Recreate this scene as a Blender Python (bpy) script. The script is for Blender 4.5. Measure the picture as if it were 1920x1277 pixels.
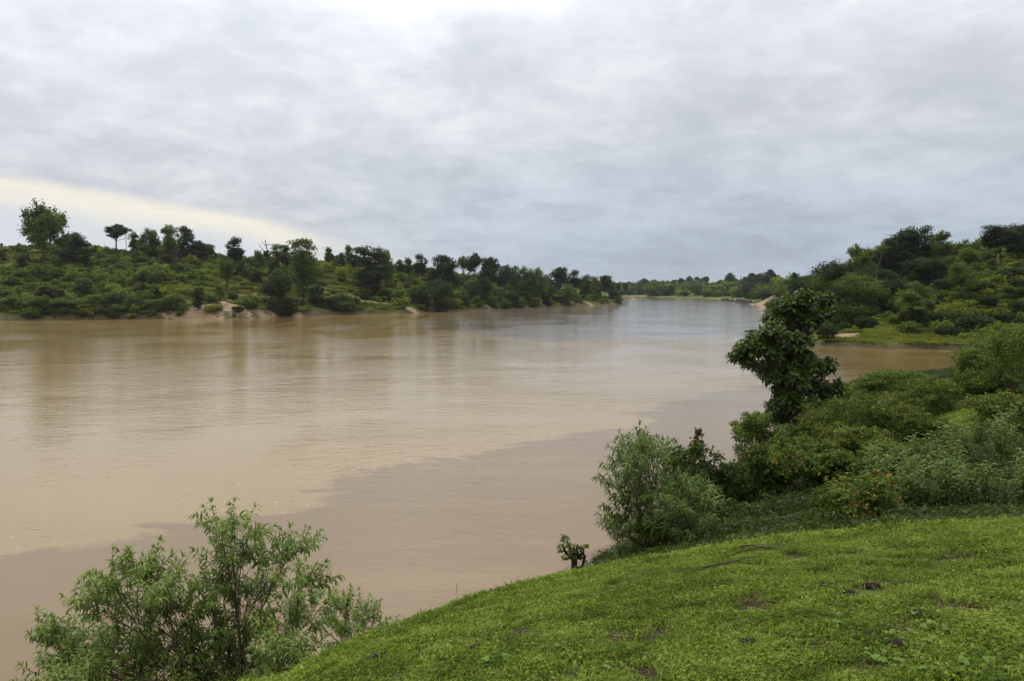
import bpy, math, random
import numpy as np

R_ = math.radians
for o in list(bpy.data.objects):
    bpy.data.objects.remove(o, do_unlink=True)
scene = bpy.context.scene
COL = scene.collection

# ------------------------------------------------------------------ camera
CAM_H = 9.0                      # metres above the water, which is z = 0
PITCH = R_(3.85)
F = 1464.0                       # focal length in photo pixels (1920 wide)
cam = bpy.data.cameras.new('camera')
cam.sensor_width = 36.0
cam.lens = F / 1920.0 * 36.0
cam.clip_start = 0.05
cam.clip_end = 20000
camo = bpy.data.objects.new('camera', cam)
COL.objects.link(camo)
camo.location = (0, 0, CAM_H)
camo.rotation_euler = (math.pi / 2 - PITCH, 0, 0)
scene.camera = camo

# ------------------------------------------------------------------ light
SUN_AZ, SUN_EL = R_(-35.0), R_(58.0)       # azimuth from the view axis, positive to the right
scene.view_settings.view_transform = 'Standard'
scene.view_settings.look = 'None'
scene.view_settings.gamma = 1.0
scene.view_settings.use_curve_mapping = False
scene.view_settings.exposure = 0.07
scene.render.engine = 'CYCLES'
cy = scene.cycles
cy.use_denoising = True
try:
    cy.denoiser = 'OPENIMAGEDENOISE'
except Exception:
    pass
cy.max_bounces = 5
cy.diffuse_bounces = 2
cy.use_adaptive_sampling = True
cy.adaptive_threshold = 0.02
cy.glossy_bounces = 2
cy.transmission_bounces = 3
cy.transparent_max_bounces = 6
cy.volume_bounces = 1
cy.caustics_reflective = False
cy.caustics_refractive = False

sl = bpy.data.lights.new('sun', 'SUN')
sl.energy = 1.5
sl.angle = R_(12)
sl.color = (1.0, 0.95, 0.86)
so = bpy.data.objects.new('sun', sl)
COL.objects.link(so)
so.rotation_euler = (math.pi / 2 - SUN_EL, 0, math.pi - SUN_AZ)
so.location = (0, 0, 60)


class NT:
    """small helper for building node trees"""
    def __init__(self, tree):
        self.t = tree
        tree.nodes.clear()

    def n(self, kind, **kw):
        nd = self.t.nodes.new(kind)
        ins = kw.pop('ins', {})
        for k, v in kw.items():
            setattr(nd, k, v)
        for k, v in ins.items():
            if isinstance(v, bpy.types.NodeSocket):
                self.t.links.new(v, nd.inputs[k])
            else:
                nd.inputs[k].default_value = v
        return nd

    def math(self, op, a, b=None, c=None, clamp=False):
        nd = self.t.nodes.new('ShaderNodeMath')
        nd.operation = op
        nd.use_clamp = clamp
        for i, v in enumerate((a, b, c)):
            if v is None:
                continue
            if isinstance(v, bpy.types.NodeSocket):
                self.t.links.new(v, nd.inputs[i])
            else:
                nd.inputs[i].default_value = v
        return nd.outputs[0]

    def mix(self, fac, a, b, blend='MIX'):
        nd = self.t.nodes.new('ShaderNodeMix')
        nd.data_type = 'RGBA'
        nd.blend_type = blend
        for i, v in ((0, fac), (6, a), (7, b)):
            if isinstance(v, bpy.types.NodeSocket):
                self.t.links.new(v, nd.inputs[i])
            else:
                nd.inputs[i].default_value = v if i == 0 else (tuple(v) + (1,))[:4]
        return nd.outputs[2]

    def smooth(self, x, lo, hi):
        nd = self.t.nodes.new('ShaderNodeMapRange')
        nd.interpolation_type = 'SMOOTHSTEP'
        self.t.links.new(x, nd.inputs[0])
        nd.inputs[1].default_value = lo
        nd.inputs[2].default_value = hi
        return nd.outputs[0]

    def noise(self, vec, scale, detail=4, rough=0.55, dist=0.0):
        nd = self.t.nodes.new('ShaderNodeTexNoise')
        self.t.links.new(vec, nd.inputs['Vector'])
        nd.inputs['Scale'].default_value = scale
        nd.inputs['Detail'].default_value = detail
        nd.inputs['Roughness'].default_value = rough
        nd.inputs['Distortion'].default_value = dist
        return nd.outputs['Fac']

    def link(self, a, b):
        self.t.links.new(a, b)


def build_world():
    w = bpy.data.worlds.new('World')
    scene.world = w
    w.use_nodes = True
    w.cycles.sampling_method = 'MANUAL'
    w.cycles.sample_map_resolution = 256
    T = NT(w.node_tree)
    sky = T.n('ShaderNodeTexSky', sky_type='NISHITA', sun_disc=False, sun_elevation=SUN_EL, sun_rotation=SUN_AZ)
    bg_sky = T.n('ShaderNodeBackground', ins={'Color': sky.outputs[0], 'Strength': 0.10})
    tc = T.n('ShaderNodeTexCoord')
    sep = T.n('ShaderNodeSeparateXYZ', ins={0: tc.outputs['Generated']})
    x, y, z = sep.outputs
    zz = T.math('MAXIMUM', z, 0.0)
    inv = T.math('DIVIDE', 1.0, T.math('ADD', zz, 0.24))
    px = T.math('MULTIPLY', x, inv)
    py = T.math('MULTIPLY', y, inv)
    pv = T.n('ShaderNodeCombineXYZ', ins={0: px, 1: py, 2: 0.0}).outputs[0]
    # cloud sheet seen from below: broad undulation + ragged detail
    big = T.noise(pv, 0.9, 5, 0.55, 0.3)
    det = T.noise(pv, 3.0, 6, 0.58, 0.35)
    str_v = T.n('ShaderNodeCombineXYZ', ins={0: T.math('MULTIPLY', px, 0.35), 1: py, 2: 3.3}).outputs[0]
    band = T.noise(str_v, 1.3, 5, 0.5, 0.2)
    mot = T.noise(pv, 8.5, 4, 0.6, 0.4)
    mixn = T.math('ADD', T.math('ADD', T.math('MULTIPLY', big, 0.34), T.math('MULTIPLY', det, 0.34)), T.math('ADD', T.math('MULTIPLY', band, 0.14), T.math('MULTIPLY', mot, 0.18)))
    dens = T.smooth(mixn, 0.37, 0.63)                       # 0 thick grey belly, 1 thin bright cloud
    # overcast luminance grows with elevation
    lum = T.math('MULTIPLY_ADD', zz, 1.38, 0.41)
    azi = T.math('ARCTAN2', x, y)                           # radians, right positive
    el = T.math('ARCSINE', z)
    wob = T.math('MULTIPLY', T.math('SUBTRACT', det, 0.5), 0.05)
    # the sheet is thinner (brighter) to the left of the view, heavier and bluer low on the right
    leftb = T.math('MULTIPLY', T.smooth(azi, 0.35, -0.5), 0.10)
    lum = T.math('ADD', lum, leftb)
    shade = T.math('MULTIPLY_ADD', dens, 0.31, 0.845)
    lum = T.math('MULTIPLY', lum, shade)
    # unseen sky behind the camera dimmed to deepen shade on foliage facing it
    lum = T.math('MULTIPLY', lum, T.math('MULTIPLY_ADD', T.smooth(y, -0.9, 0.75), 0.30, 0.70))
    # thin bright opening high in front, where the sun stands behind the cloud
    a1 = T.math('DIVIDE', T.math('ADD', azi, 0.11), 0.22)
    e1 = T.math('DIVIDE', T.math('SUBTRACT', T.math('ADD', el, T.math('MULTIPLY', wob, 1.6)), 0.45), 0.12)
    g = T.math('SQRT', T.math('ADD', T.math('MULTIPLY', a1, a1), T.math('MULTIPLY', e1, e1)))
    glow = T.smooth(g, 1.4, 0.35)
    lum = T.math('ADD', lum, T.math('MULTIPLY', glow, 0.48))
    tint = T.mix(dens, (0.93, 0.98, 1.07), (1.0, 1.0, 1.02))
    lowb = T.math('MULTIPLY', T.smooth(el, 0.24, 0.0), T.smooth(azi, -0.42, 0.1))
    tint = T.mix(T.math('MULTIPLY', lowb, 0.9), tint, (0.83, 0.99, 1.20))
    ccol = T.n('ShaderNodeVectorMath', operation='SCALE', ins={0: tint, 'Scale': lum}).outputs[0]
    # clear pale yellow strip under the edge of the sheet, low on the left
    a3 = T.math('ADD', azi, 0.60)
    slope = T.math('SUBTRACT', 0.116, T.math('ADD', T.math('MULTIPLY', a3, 0.075), T.math('MULTIPLY', T.math('MULTIPLY', a3, a3), 0.20)))   # upper edge sinks to the right
    wob2 = T.math('MULTIPLY', T.math('SUBTRACT', T.noise(pv, 1.6, 5, 0.6, 0.5), 0.5), 0.04)
    e2 = T.math('SUBTRACT', T.math('ADD', el, T.math('ADD', T.math('MULTIPLY', wob, 0.5), wob2)), slope)
    up = T.smooth(e2, 0.010, -0.006)
    gap = T.math('MULTIPLY', up, T.math('MULTIPLY_ADD', T.smooth(azi, -0.20, -0.32), 0.72, T.math('MULTIPLY', T.smooth(azi, 0.06, -0.15), 0.28)))
    lowmix = T.smooth(e2, -0.040, -0.006)
    gcol = T.mix(lowmix, (0.66, 0.70, 0.75), (0.90, 0.85, 0.73))
    ccol = T.mix(T.math('MULTIPLY', gap, 0.92), ccol, gcol)
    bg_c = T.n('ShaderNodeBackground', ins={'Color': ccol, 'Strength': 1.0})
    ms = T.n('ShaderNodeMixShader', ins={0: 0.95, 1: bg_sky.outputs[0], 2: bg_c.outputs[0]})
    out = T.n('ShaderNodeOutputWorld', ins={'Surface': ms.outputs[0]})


build_world()

# ------------------------------------------------------------------ helpers
cp, sp = math.cos(PITCH), math.sin(PITCH)


def ray(px, py):
    dx = (px - 960.0) / F
    dy = -(py - 638.5) / F
    return np.array([dx, cp + dy * sp, -sp + dy * cp])


def P(px, py, depth):
    d = ray(px, py)
    return np.array([0, 0, CAM_H]) + d * (depth / d[1])


def W(px, py):
    d = ray(px, py)
    return (np.array([0, 0, CAM_H]) + d * (CAM_H / -d[2]))[:2]


def sstep(a, b, x):
    t = np.clip((np.asarray(x, float) - a) / (b - a), 0, 1)
    return t * t * (3 - 2 * t)


def _h(ix, iy, s):
    n = (ix.astype(np.int64) * 374761393 + iy.astype(np.int64) * 668265263 + s * 974634777) & 0xffffffff
    n = ((n ^ (n >> 13)) * 1274126177) & 0xffffffff
    return ((n ^ (n >> 16)) & 0xffff) / 65535.0


def vnoise(x, y, s=0):
    x = np.asarray(x, float); y = np.asarray(y, float)
    ix = np.floor(x); iy = np.floor(y)
    fx = x - ix; fy = y - iy
    fx = fx * fx * (3 - 2 * fx); fy = fy * fy * (3 - 2 * fy)
    a = _h(ix, iy, s); b = _h(ix + 1, iy, s); c = _h(ix, iy + 1, s); d = _h(ix + 1, iy + 1, s)
    return (a * (1 - fx) + b * fx) * (1 - fy) + (c * (1 - fx) + d * fx) * fy - 0.5


def fbm(x, y, s=0, o=4):
    r = 0; a = 1.0; f = 1.0
    for i in range(o):
        r = r + a * vnoise(np.asarray(x) * f, np.asarray(y) * f, s + i * 17)
        a *= 0.5; f *= 2.03
    return r


def poly_sd(pts, poly):
    """signed distance to a closed polygon, positive inside"""
    pts = np.asarray(pts, float); poly = np.asarray(poly, float)
    d = np.full(len(pts), 1e18); ins = np.zeros(len(pts), bool)
    n = len(poly)
    for i in range(n):
        a = poly[i]; b = poly[(i + 1) % n]
        ab = b - a; ap = pts - a
        t = np.clip((ap @ ab) / (ab @ ab + 1e-12), 0, 1)
        q = ap - t[:, None] * ab
        d = np.minimum(d, (q * q).sum(1))
        cond = (a[1] > pts[:, 1]) != (b[1] > pts[:, 1])
        with np.errstate(divide='ignore', invalid='ignore'):
            xi = (b[0] - a[0]) * (pts[:, 1] - a[1]) / (b[1] - a[1] + 1e-18) + a[0]
        ins ^= cond & (pts[:, 0] < xi)
    d = np.sqrt(d)
    return np.where(ins, d, -d)


def line_dist(pts, line):
    pts = np.asarray(pts, float); line = np.asarray(line, float)
    d = np.full(len(pts), 1e18); side = np.zeros(len(pts))
    for a, b in zip(line[:-1], line[1:]):
        ab = b - a; ap = pts - a
        t = np.clip((ap @ ab) / (ab @ ab + 1e-12), 0, 1)
        q = ap - t[:, None] * ab
        dd = (q * q).sum(1)
        m = dd < d
        d = np.where(m, dd, d)
        cr = ab[0] * ap[:, 1] - ab[1] * ap[:, 0]
        side = np.where(m, np.sign(cr), side)
    return np.sqrt(d) * side


def mesh_np(name, verts, quads=None, tris=None, attrs=None, smooth=False, mats=None, fmat=None):
    me = bpy.data.meshes.new(name)
    verts = np.asarray(verts, np.float32)
    loops = []; starts = []; tot = 0
    if quads is not None and len(quads):
        q = np.asarray(quads, np.int32); loops.append(q.ravel()); starts.append(np.arange(len(q)) * 4); tot = len(q) * 4
    if tris is not None and len(tris):
        t = np.asarray(tris, np.int32); loops.append(t.ravel()); starts.append(np.arange(len(t)) * 3 + tot)
    loops = np.concatenate(loops) if loops else np.zeros(0, np.int32)
    starts = np.concatenate(starts).astype(np.int32) if starts else np.zeros(0, np.int32)
    me.vertices.add(len(verts)); me.vertices.foreach_set('co', verts.ravel())
    if len(loops):
        me.loops.add(len(loops)); me.loops.foreach_set('vertex_index', loops)
        me.polygons.add(len(starts)); me.polygons.foreach_set('loop_start', starts)
        me.polygons.foreach_set('use_smooth', np.full(len(starts), smooth, bool))
    for k, v in (attrs or {}).items():
        at = me.attributes.new(k, 'FLOAT', 'POINT')
        at.data.foreach_set('value', np.asarray(v, np.float32))
    for m in (mats or []):
        me.materials.append(m)
    if fmat is not None:
        me.polygons.foreach_set('material_index', np.asarray(fmat, np.int32))
    me.update(calc_edges=True)
    return me


def obj(name, data, parent=None, loc=None, rot=None, scale=None):
    o = bpy.data.objects.new(name, data)
    COL.objects.link(o)
    if parent is not None:
        o.parent = parent
    if loc is not None:
        o.location = loc
    if rot is not None:
        o.rotation_euler = rot
    if scale is not None:
        o.scale = scale if hasattr(scale, '__len__') else (scale,) * 3
    return o


def tag(o, label=None, cat=None, group=None, kind=None):
    for k, v in (('label', label), ('category', cat), ('group', group), ('kind', kind)):
        if v:
            o[k] = v
    return o


class MB:
    """collects geometry for one mesh"""
    def __init__(self):
        self.v = []; self.q = []; self.t = []; self.a = []; self.n = 0

    def add(self, v, q=None, t=None, tint=0.5):
        v = np.asarray(v, float).reshape(-1, 3)
        if q is not None and len(q):
            self.q.append(np.asarray(q).reshape(-1, 4) + self.n)
        if t is not None and len(t):
            self.t.append(np.asarray(t).reshape(-1, 3) + self.n)
        self.v.append(v)
        self.a.append(np.broadcast_to(np.asarray(tint, float), (len(v),)))
        self.n += len(v)

    def tube(self, pts, radii, sides=6, cap=True, tint=0.5):
        pts = np.asarray(pts, float); radii = np.asarray(radii, float)
        n = len(pts)
        tang = np.gradient(pts, axis=0)
        tang /= np.linalg.norm(tang, axis=1)[:, None] + 1e-9
        ref = np.array([0.31, 0.87, 0.12]); ref /= np.linalg.norm(ref)
        u = np.cross(tang, ref); u /= np.linalg.norm(u, axis=1)[:, None] + 1e-9
        w = np.cross(tang, u)
        an = np.arange(sides) / sides * 2 * np.pi
        ring = pts[:, None, :] + radii[:, None, None] * (u[:, None, :] * np.cos(an)[None, :, None] + w[:, None, :] * np.sin(an)[None, :, None])
        q = []
        for i in range(n - 1):
            for k in range(sides):
                k2 = (k + 1) % sides
                q.append((i * sides + k, i * sides + k2, (i + 1) * sides + k2, (i + 1) * sides + k))
        v = ring.reshape(-1, 3)
        t = []
        if cap:
            v = np.vstack([v, pts[-1:], pts[:1]])
            e = n * sides
            for k in range(sides):
                k2 = (k + 1) % sides
                t.append(((n - 1) * sides + k, (n - 1) * sides + k2, e))
                t.append((k2, k, e + 1))
        self.add(v, q, t, tint)

    def data(self, name, mat, smooth=False):
        v = np.vstack(self.v)
        q = np.vstack(self.q) if self.q else None
        t = np.vstack(self.t) if self.t else None
        return mesh_np(name, v, q, t, {'tint': np.concatenate(self.a)}, smooth, [mat])


# ------------------------------------------------------------------ materials
def new_mat(name):
    m = bpy.data.materials.new(name)
    m.use_nodes = True
    return m, NT(m.node_tree)


def leaf_mat(name, dark, mid, light, trans=0.28, rough=0.62, var=0.35, spec=0.16, patch=0.0):
    m, T = new_mat(name)
    at = T.n('ShaderNodeAttribute', attribute_name='tint').outputs['Fac']
    rnd = T.n('ShaderNodeObjectInfo').outputs['Random']
    f = T.math('ADD', at, T.math('MULTIPLY', T.math('SUBTRACT', rnd, 0.5), var), clamp=True)
    if patch:
        gp = T.n('ShaderNodeNewGeometry').outputs['Position']
        pn = T.math('ADD', T.noise(gp, 1.1, 3, 0.6, 0.5), T.math('MULTIPLY', T.noise(gp, 6.0, 3, 0.6), 0.7))
        f = T.math('ADD', f, T.math('MULTIPLY', T.math('SUBTRACT', pn, 0.85), patch), clamp=True)
    r = T.n('ShaderNodeValToRGB', ins={0: f})
    e = r.color_ramp.elements
    e[0].position = 0.0; e[0].color = tuple(dark) + (1,)
    e[1].position = 1.0; e[1].color = tuple(light) + (1,)
    k = e.new(0.5); k.color = tuple(mid) + (1,)
    c = r.outputs[0]
    p = T.n('ShaderNodeBsdfPrincipled', ins={'Base Color': c, 'Roughness': rough, 'Specular IOR Level': spec})
    tr = T.n('ShaderNodeBsdfTranslucent', ins={'Color': T.mix(0.5, c, (0.20, 0.26, 0.03), 'MIX')})
    ms = T.n('ShaderNodeMixShader', ins={0: trans, 1: p.outputs[0], 2: tr.outputs[0]})
    T.n('ShaderNodeOutputMaterial', ins={'Surface': ms.outputs[0]})
    return m


def bark_mat(name, a, b):
    m, T = new_mat(name)
    tc = T.n('ShaderNodeTexCoord')
    mp = T.n('ShaderNodeMapping', ins={0: tc.outputs['Object'], 3: (6, 6, 1.2)})
    n = T.noise(mp.outputs[0], 2.0, 5, 0.65)
    c = T.mix(T.smooth(n, 0.3, 0.7), a, b)
    bmp = T.n('ShaderNodeBump', ins={'Strength': 0.5, 'Distance': 0.03, 'Height': n})
    p = T.n('ShaderNodeBsdfPrincipled', ins={'Base Color': c, 'Roughness': 0.85, 'Specular IOR Level': 0.2, 'Normal': bmp.outputs[0]})
    T.n('ShaderNodeOutputMaterial', ins={'Surface': p.outputs[0]})
    return m


def plain_mat(name, a, b, scale=8.0, rough=0.8):
    m, T = new_mat(name)
    tc = T.n('ShaderNodeTexCoord')
    n = T.noise(tc.outputs['Object'], scale, 4, 0.6)
    c = T.mix(T.smooth(n, 0.3, 0.7), a, b)
    p = T.n('ShaderNodeBsdfPrincipled', ins={'Base Color': c, 'Roughness': rough, 'Specular IOR Level': 0.3 if rough < .75 else 0.08})
    T.n('ShaderNodeOutputMaterial', ins={'Surface': p.outputs[0]})
    return m


M = {}
M['far_leaf'] = leaf_mat('far_foliage', (0.021, 0.043, 0.006), (0.062, 0.108, 0.012), (0.150, 0.195, 0.023), 0.25)
M['far_dark'] = leaf_mat('dark_foliage', (0.008, 0.018, 0.006), (0.018, 0.035, 0.009), (0.046, 0.070, 0.015), 0.2)
M['far_lite'] = leaf_mat('fresh_foliage', (0.046, 0.080, 0.010), (0.085, 0.130, 0.016), (0.140, 0.175, 0.026), 0.3)
M['wood_leaf'] = leaf_mat('distant_foliage', (0.018, 0.034, 0.012), (0.030, 0.052, 0.016), (0.050, 0.076, 0.020), 0.2)
M['shrub'] = leaf_mat('shrub_foliage', (0.046, 0.082, 0.007), (0.136, 0.196, 0.016), (0.250, 0.290, 0.030), 0.32, var=1.0)
M['bush'] = leaf_mat('bush_leaf', (0.068, 0.122, 0.018), (0.168, 0.248, 0.044), (0.310, 0.385, 0.085), 0.38, 0.5, 0.4, 0.22)
M['willow'] = leaf_mat('willowy_leaf', (0.032, 0.062, 0.012), (0.082, 0.138, 0.027), (0.180, 0.245, 0.055), 0.3, 0.55, 0.5, 0.2)
M['big_leaf'] = leaf_mat('broad_glossy_leaf', (0.020, 0.044, 0.008), (0.044, 0.084, 0.012), (0.130, 0.175, 0.024), 0.25, 0.45, 0.6, 0.3)
M['lantana'] = leaf_mat('lantana_leaf', (0.022, 0.048, 0.008), (0.062, 0.112, 0.016), (0.135, 0.190, 0.030), 0.28, 0.6, 0.7)
M['pale_shrub'] = leaf_mat('pale_shrub_leaf', (0.055, 0.098, 0.014), (0.115, 0.178, 0.028), (0.200, 0.265, 0.048), 0.3, 0.6, 0.2)
M['cover'] = leaf_mat('ground_cover_leaf', (0.016, 0.028, 0.006), (0.040, 0.062, 0.011), (0.105, 0.140, 0.024), 0.25, 0.6, 0.7)
M['grass'] = leaf_mat('grass_blade', (0.058, 0.098, 0.011), (0.168, 0.246, 0.022), (0.275, 0.340, 0.058), 0.34, 0.65, 0.7, 0.12, 1.4)
M['dry_grass'] = leaf_mat('dry_grass_blade', (0.08, 0.055, 0.03), (0.17, 0.125, 0.06), (0.30, 0.25, 0.13), 0.2, 0.7, 0.4)
M['bank_grass'] = leaf_mat('bank_grass_blade', (0.090, 0.125, 0.014), (0.195, 0.225, 0.028), (0.300, 0.295, 0.055), 0.3, 0.65, 0.7)
M['weed'] = leaf_mat('pale_weed_leaf', (0.045, 0.082, 0.014), (0.090, 0.145, 0.025), (0.165, 0.230, 0.048), 0.32, 0.6)
M['broad_weed'] = leaf_mat('broad_weed_leaf', (0.13, 0.21, 0.04), (0.19, 0.29, 0.06), (0.26, 0.36, 0.10), 0.35, 0.6)
M['red_leaf'] = plain_mat('young_red_leaf', (0.25, 0.06, 0.02), (0.32, 0.10, 0.03))
M['bark'] = bark_mat('bark', (0.045, 0.036, 0.026), (0.12, 0.10, 0.075))
M['pale_bark'] = bark_mat('pale_bark', (0.12, 0.10, 0.085), (0.26, 0.23, 0.19))
M['grey_bark'] = bark_mat('grey_bark', (0.07, 0.06, 0.05), (0.15, 0.13, 0.11))
M['twig'] = bark_mat('twig', (0.06, 0.045, 0.030), (0.13, 0.10, 0.065))
M['dark_wood'] = bark_mat('wet_wood', (0.020, 0.015, 0.012), (0.050, 0.036, 0.028))
M['flower'] = plain_mat('orange_flower', (0.60, 0.15, 0.010), (0.66, 0.28, 0.02), 40.0, 0.6)
M['plastic'] = plain_mat('white_plastic', (0.62, 0.60, 0.56), (0.75, 0.74, 0.72), 20.0, 0.4)
M['blue_plastic'] = plain_mat('blue_plastic', (0.20, 0.34, 0.55), (0.45, 0.55, 0.68), 30.0, 0.4)
M['rock'] = plain_mat('dark_rock', (0.030, 0.026, 0.024), (0.075, 0.064, 0.056), 0.8, 0.85)
M['clod'] = plain_mat('soil_clod', (0.014, 0.010, 0.008), (0.030, 0.022, 0.016), 25.0, 0.95)


def ground_mat(name, grass_a, grass_b, soil_a, soil_b, sand_a, sand_b, scale, soil_amt, bump=0.3, bdist=0.2):
    m, T = new_mat(name)
    tc = T.n('ShaderNodeTexCoord').outputs['Object']
    n1 = T.noise(tc, scale, 5, 0.6)
    n2 = T.noise(tc, scale * 7.3, 5, 0.65)
    n3 = T.noise(tc, scale * 0.27, 3, 0.5)
    g = T.mix(T.smooth(n2, 0.35, 0.65), grass_a, grass_b)
    s = T.mix(T.smooth(n2, 0.3, 0.7), soil_a, soil_b)
    soil = T.n('ShaderNodeAttribute', attribute_name='soil').outputs['Fac']
    sand = T.n('ShaderNodeAttribute', attribute_name='sand').outputs['Fac']
    mixn = T.math('ADD', T.math('MULTIPLY', n1, 0.65), T.math('MULTIPLY', n3, 0.35))
    f = T.math('ADD', T.smooth(mixn, 0.62 - soil_amt, 0.70 - soil_amt), 0.0, clamp=True)
    c = T.mix(f, g, s)
    fs = T.smooth(T.math('ADD', soil, T.math('MULTIPLY', T.math('SUBTRACT', n2, 0.5), 0.7)), 0.35, 0.65)
    c = T.mix(fs, c, s)
    fd = T.smooth(T.math('ADD', sand, T.math('MULTIPLY', T.math('SUBTRACT', n2, 0.5), 1.6)), 0.35, 0.55)
    c = T.mix(fd, c, T.mix(n1, sand_a, sand_b))
    hgt = T.math('ADD', n1, T.math('MULTIPLY', n2, 0.5))
    bmp = T.n('ShaderNodeBump', ins={'Strength': bump, 'Distance': bdist, 'Height': hgt})
    p = T.n('ShaderNodeBsdfPrincipled', ins={'Base Color': c, 'Roughness': 0.9, 'Specular IOR Level': 0.15, 'Normal': bmp.outputs[0]})
    T.n('ShaderNodeOutputMaterial', ins={'Surface': p.outputs[0]})
    return m


M['bank'] = ground_mat('far_bank_ground', (0.080, 0.108, 0.016), (0.130, 0.145, 0.028), (0.075, 0.060, 0.026), (0.115, 0.098, 0.044),
                       (0.22, 0.155, 0.085), (0.34, 0.245, 0.145), 0.09, 0.10, 0.6, 0.8)
M['near_ground'] = ground_mat('near_bank_ground', (0.045, 0.068, 0.010), (0.075, 0.100, 0.016), (0.026, 0.019, 0.012), (0.052, 0.037, 0.022),
                              (0.16, 0.115, 0.085), (0.21, 0.155, 0.115), 1.3, 0.06, 0.5, 0.05)


def water_mat():
    m, T = new_mat('muddy_water')
    tc = T.n('ShaderNodeTexCoord').outputs['Object']
    mix = T.n('ShaderNodeAttribute', attribute_name='front').outputs['Fac']      # metres to the line where the two rivers meet
    mp = T.n('ShaderNodeMapping', ins={0: tc, 3: (0.6, 1.0, 1)}).outputs[0]
    nl = T.noise(mp, 0.16, 5, 0.62, 0.9)
    ns = T.noise(mp, 0.035, 4, 0.6, 0.5)
    nm = T.noise(mp, 0.5, 5, 0.65, 1.2)
    d = T.math('ADD', mix, T.math('ADD', T.math('MULTIPLY', T.math('SUBTRACT', nl, 0.5), 13.0), T.math('MULTIPLY', T.math('SUBTRACT', nm, 0.5), 3.5)))
    clr = T.n('ShaderNodeAttribute', attribute_name='clear').outputs['Fac']
    clr = T.smooth(T.math('ADD', clr, T.math('MULTIPLY', T.math('SUBTRACT', ns, 0.5), 0.5)), 0.3, 0.6)
    f = T.smooth(d, -0.5, 0.7)
    sandy = T.mix(T.smooth(ns, 0.35, 0.65), (0.256, 0.176, 0.068), (0.294, 0.204, 0.083))
    brown = T.mix(T.smooth(ns, 0.3, 0.7), (0.174, 0.112, 0.044), (0.193, 0.124, 0.050))
    c = T.mix(f, brown, sandy)
    c = T.mix(clr, c, (0.190, 0.155, 0.112))
    # foam flecks that gather on the sandy side of the line
    vo = T.n('ShaderNodeTexVoronoi', ins={'Vector': mp, 'Scale': 3.4})
    fl = T.math('LESS_THAN', vo.outputs['Distance'], 0.11)
    nearline = T.math('MULTIPLY', T.smooth(d, 12.0, 0.5), T.smooth(d, -0.6, 0.3))
    fl = T.math('MULTIPLY', fl, T.math('MULTIPLY', nearline, T.smooth(nl, 0.42, 0.6)))
    # faint silt streaks drawn out along the current
    ms_ = T.n('ShaderNodeMapping', ins={0: tc, 2: (0, 0, -0.35), 3: (0.25, 1.0, 1)}).outputs[0]
    st = T.noise(ms_, 0.22, 5, 0.6, 1.1)
    c = T.mix(T.math('MULTIPLY', T.smooth(st, 0.48, 0.68), 0.22), c, (0.33, 0.215, 0.10))
    c = T.mix(fl, c, (0.55, 0.49, 0.39))
    # ripples, ruffled in patches
    m1 = T.n('ShaderNodeMapping', ins={0: tc, 2: (0, 0, 0.25), 3: (0.45, 1.0, 1)}).outputs[0]
    w1 = T.noise(m1, 1.6, 3, 0.5, 0.4)
    w2 = T.noise(m1, 6.5, 2, 0.5, 0.2)
    w3 = T.noise(m1, 0.28, 2, 0.5, 0.6)
    patch = T.math('MULTIPLY_ADD', T.smooth(T.noise(tc, 0.045, 3, 0.55, 0.6), 0.35, 0.65), 0.75, 0.4)
    hgt = T.math('ADD', T.math('ADD', w1, T.math('MULTIPLY', w2, 0.34)), T.math('MULTIPLY', w3, 1.1))
    hgt = T.math('MULTIPLY', hgt, patch)
    hgt = T.math('MULTIPLY', hgt, T.n('ShaderNodeAttribute', attribute_name='ruffle').outputs['Fac'])
    bmp = T.n('ShaderNodeBump', ins={'Strength': 1.0, 'Distance': 0.042, 'Height': hgt})
    p = T.n('ShaderNodeBsdfPrincipled', ins={'Base Color': c, 'Roughness': 0.07, 'IOR': 1.333, 'Specular IOR Level': 0.5, 'Normal': bmp.outputs[0]})
    T.n('ShaderNodeOutputMaterial', ins={'Surface': p.outputs[0]})
    return m


M['water'] = water_mat()

# ------------------------------------------------------------------ shorelines (plan view, metres)
shoreL = [W(*p) for p in [(-500, 606), (-250, 604), (0, 602), (130, 601), (250, 599.5), (400, 598), (470, 597), (525, 593), (560, 594), (640, 591),
                          (760, 588), (830, 583), (900, 581), (960, 578), (1050, 575), (1110, 573), (1163, 570)]]
polyL = np.array(shoreL + [(64, 470), (62, 520), (85, 600), (108, 680), (96, 730), (20, 790), (-300, 830), (-1500, 860), (-1500, 200)])
shoreR = [W(*p) for p in [(2300, 658), (1920, 658), (1800, 658), (1700, 655.5), (1600, 653), (1530, 650), (1512, 642), (1495, 626), (1470, 609),
                          (1450, 596), (1442, 589), (1447, 582), (1440, 577), (1420, 573), (1385, 568), (1360, 563.5), (1335, 561), (1300, 559.5)]]
polyR = np.array([(1500, 150), (300, 125)] + shoreR + [(130, 790), (105, 860), (60, 900), (-100, 940), (-700, 990), (-2500, 1020), (-2500, 2600), (2500, 2600), (2500, 150)])
shoreN = [(-60, -60), (-34, -25), (-20, 0), (-12.5, 10), (-6, 15.5), (-2, 18), tuple(W(960, 1093)), tuple(W(1045, 1070)), tuple(W(1085, 1040)),
          tuple(W(1138, 1019)), tuple(W(1250, 935)), tuple(W(1385, 862)), tuple(W(1440, 802)), tuple(W(1490, 755)), tuple(W(1560, 722)),
          tuple(W(1640, 712)), tuple(W(1790, 702)), tuple(W(1920, 697)), (110, 88), (300, 98)]
polyN = np.array(shoreN + [(600, 98), (600, -200), (-60, -200)])

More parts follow.
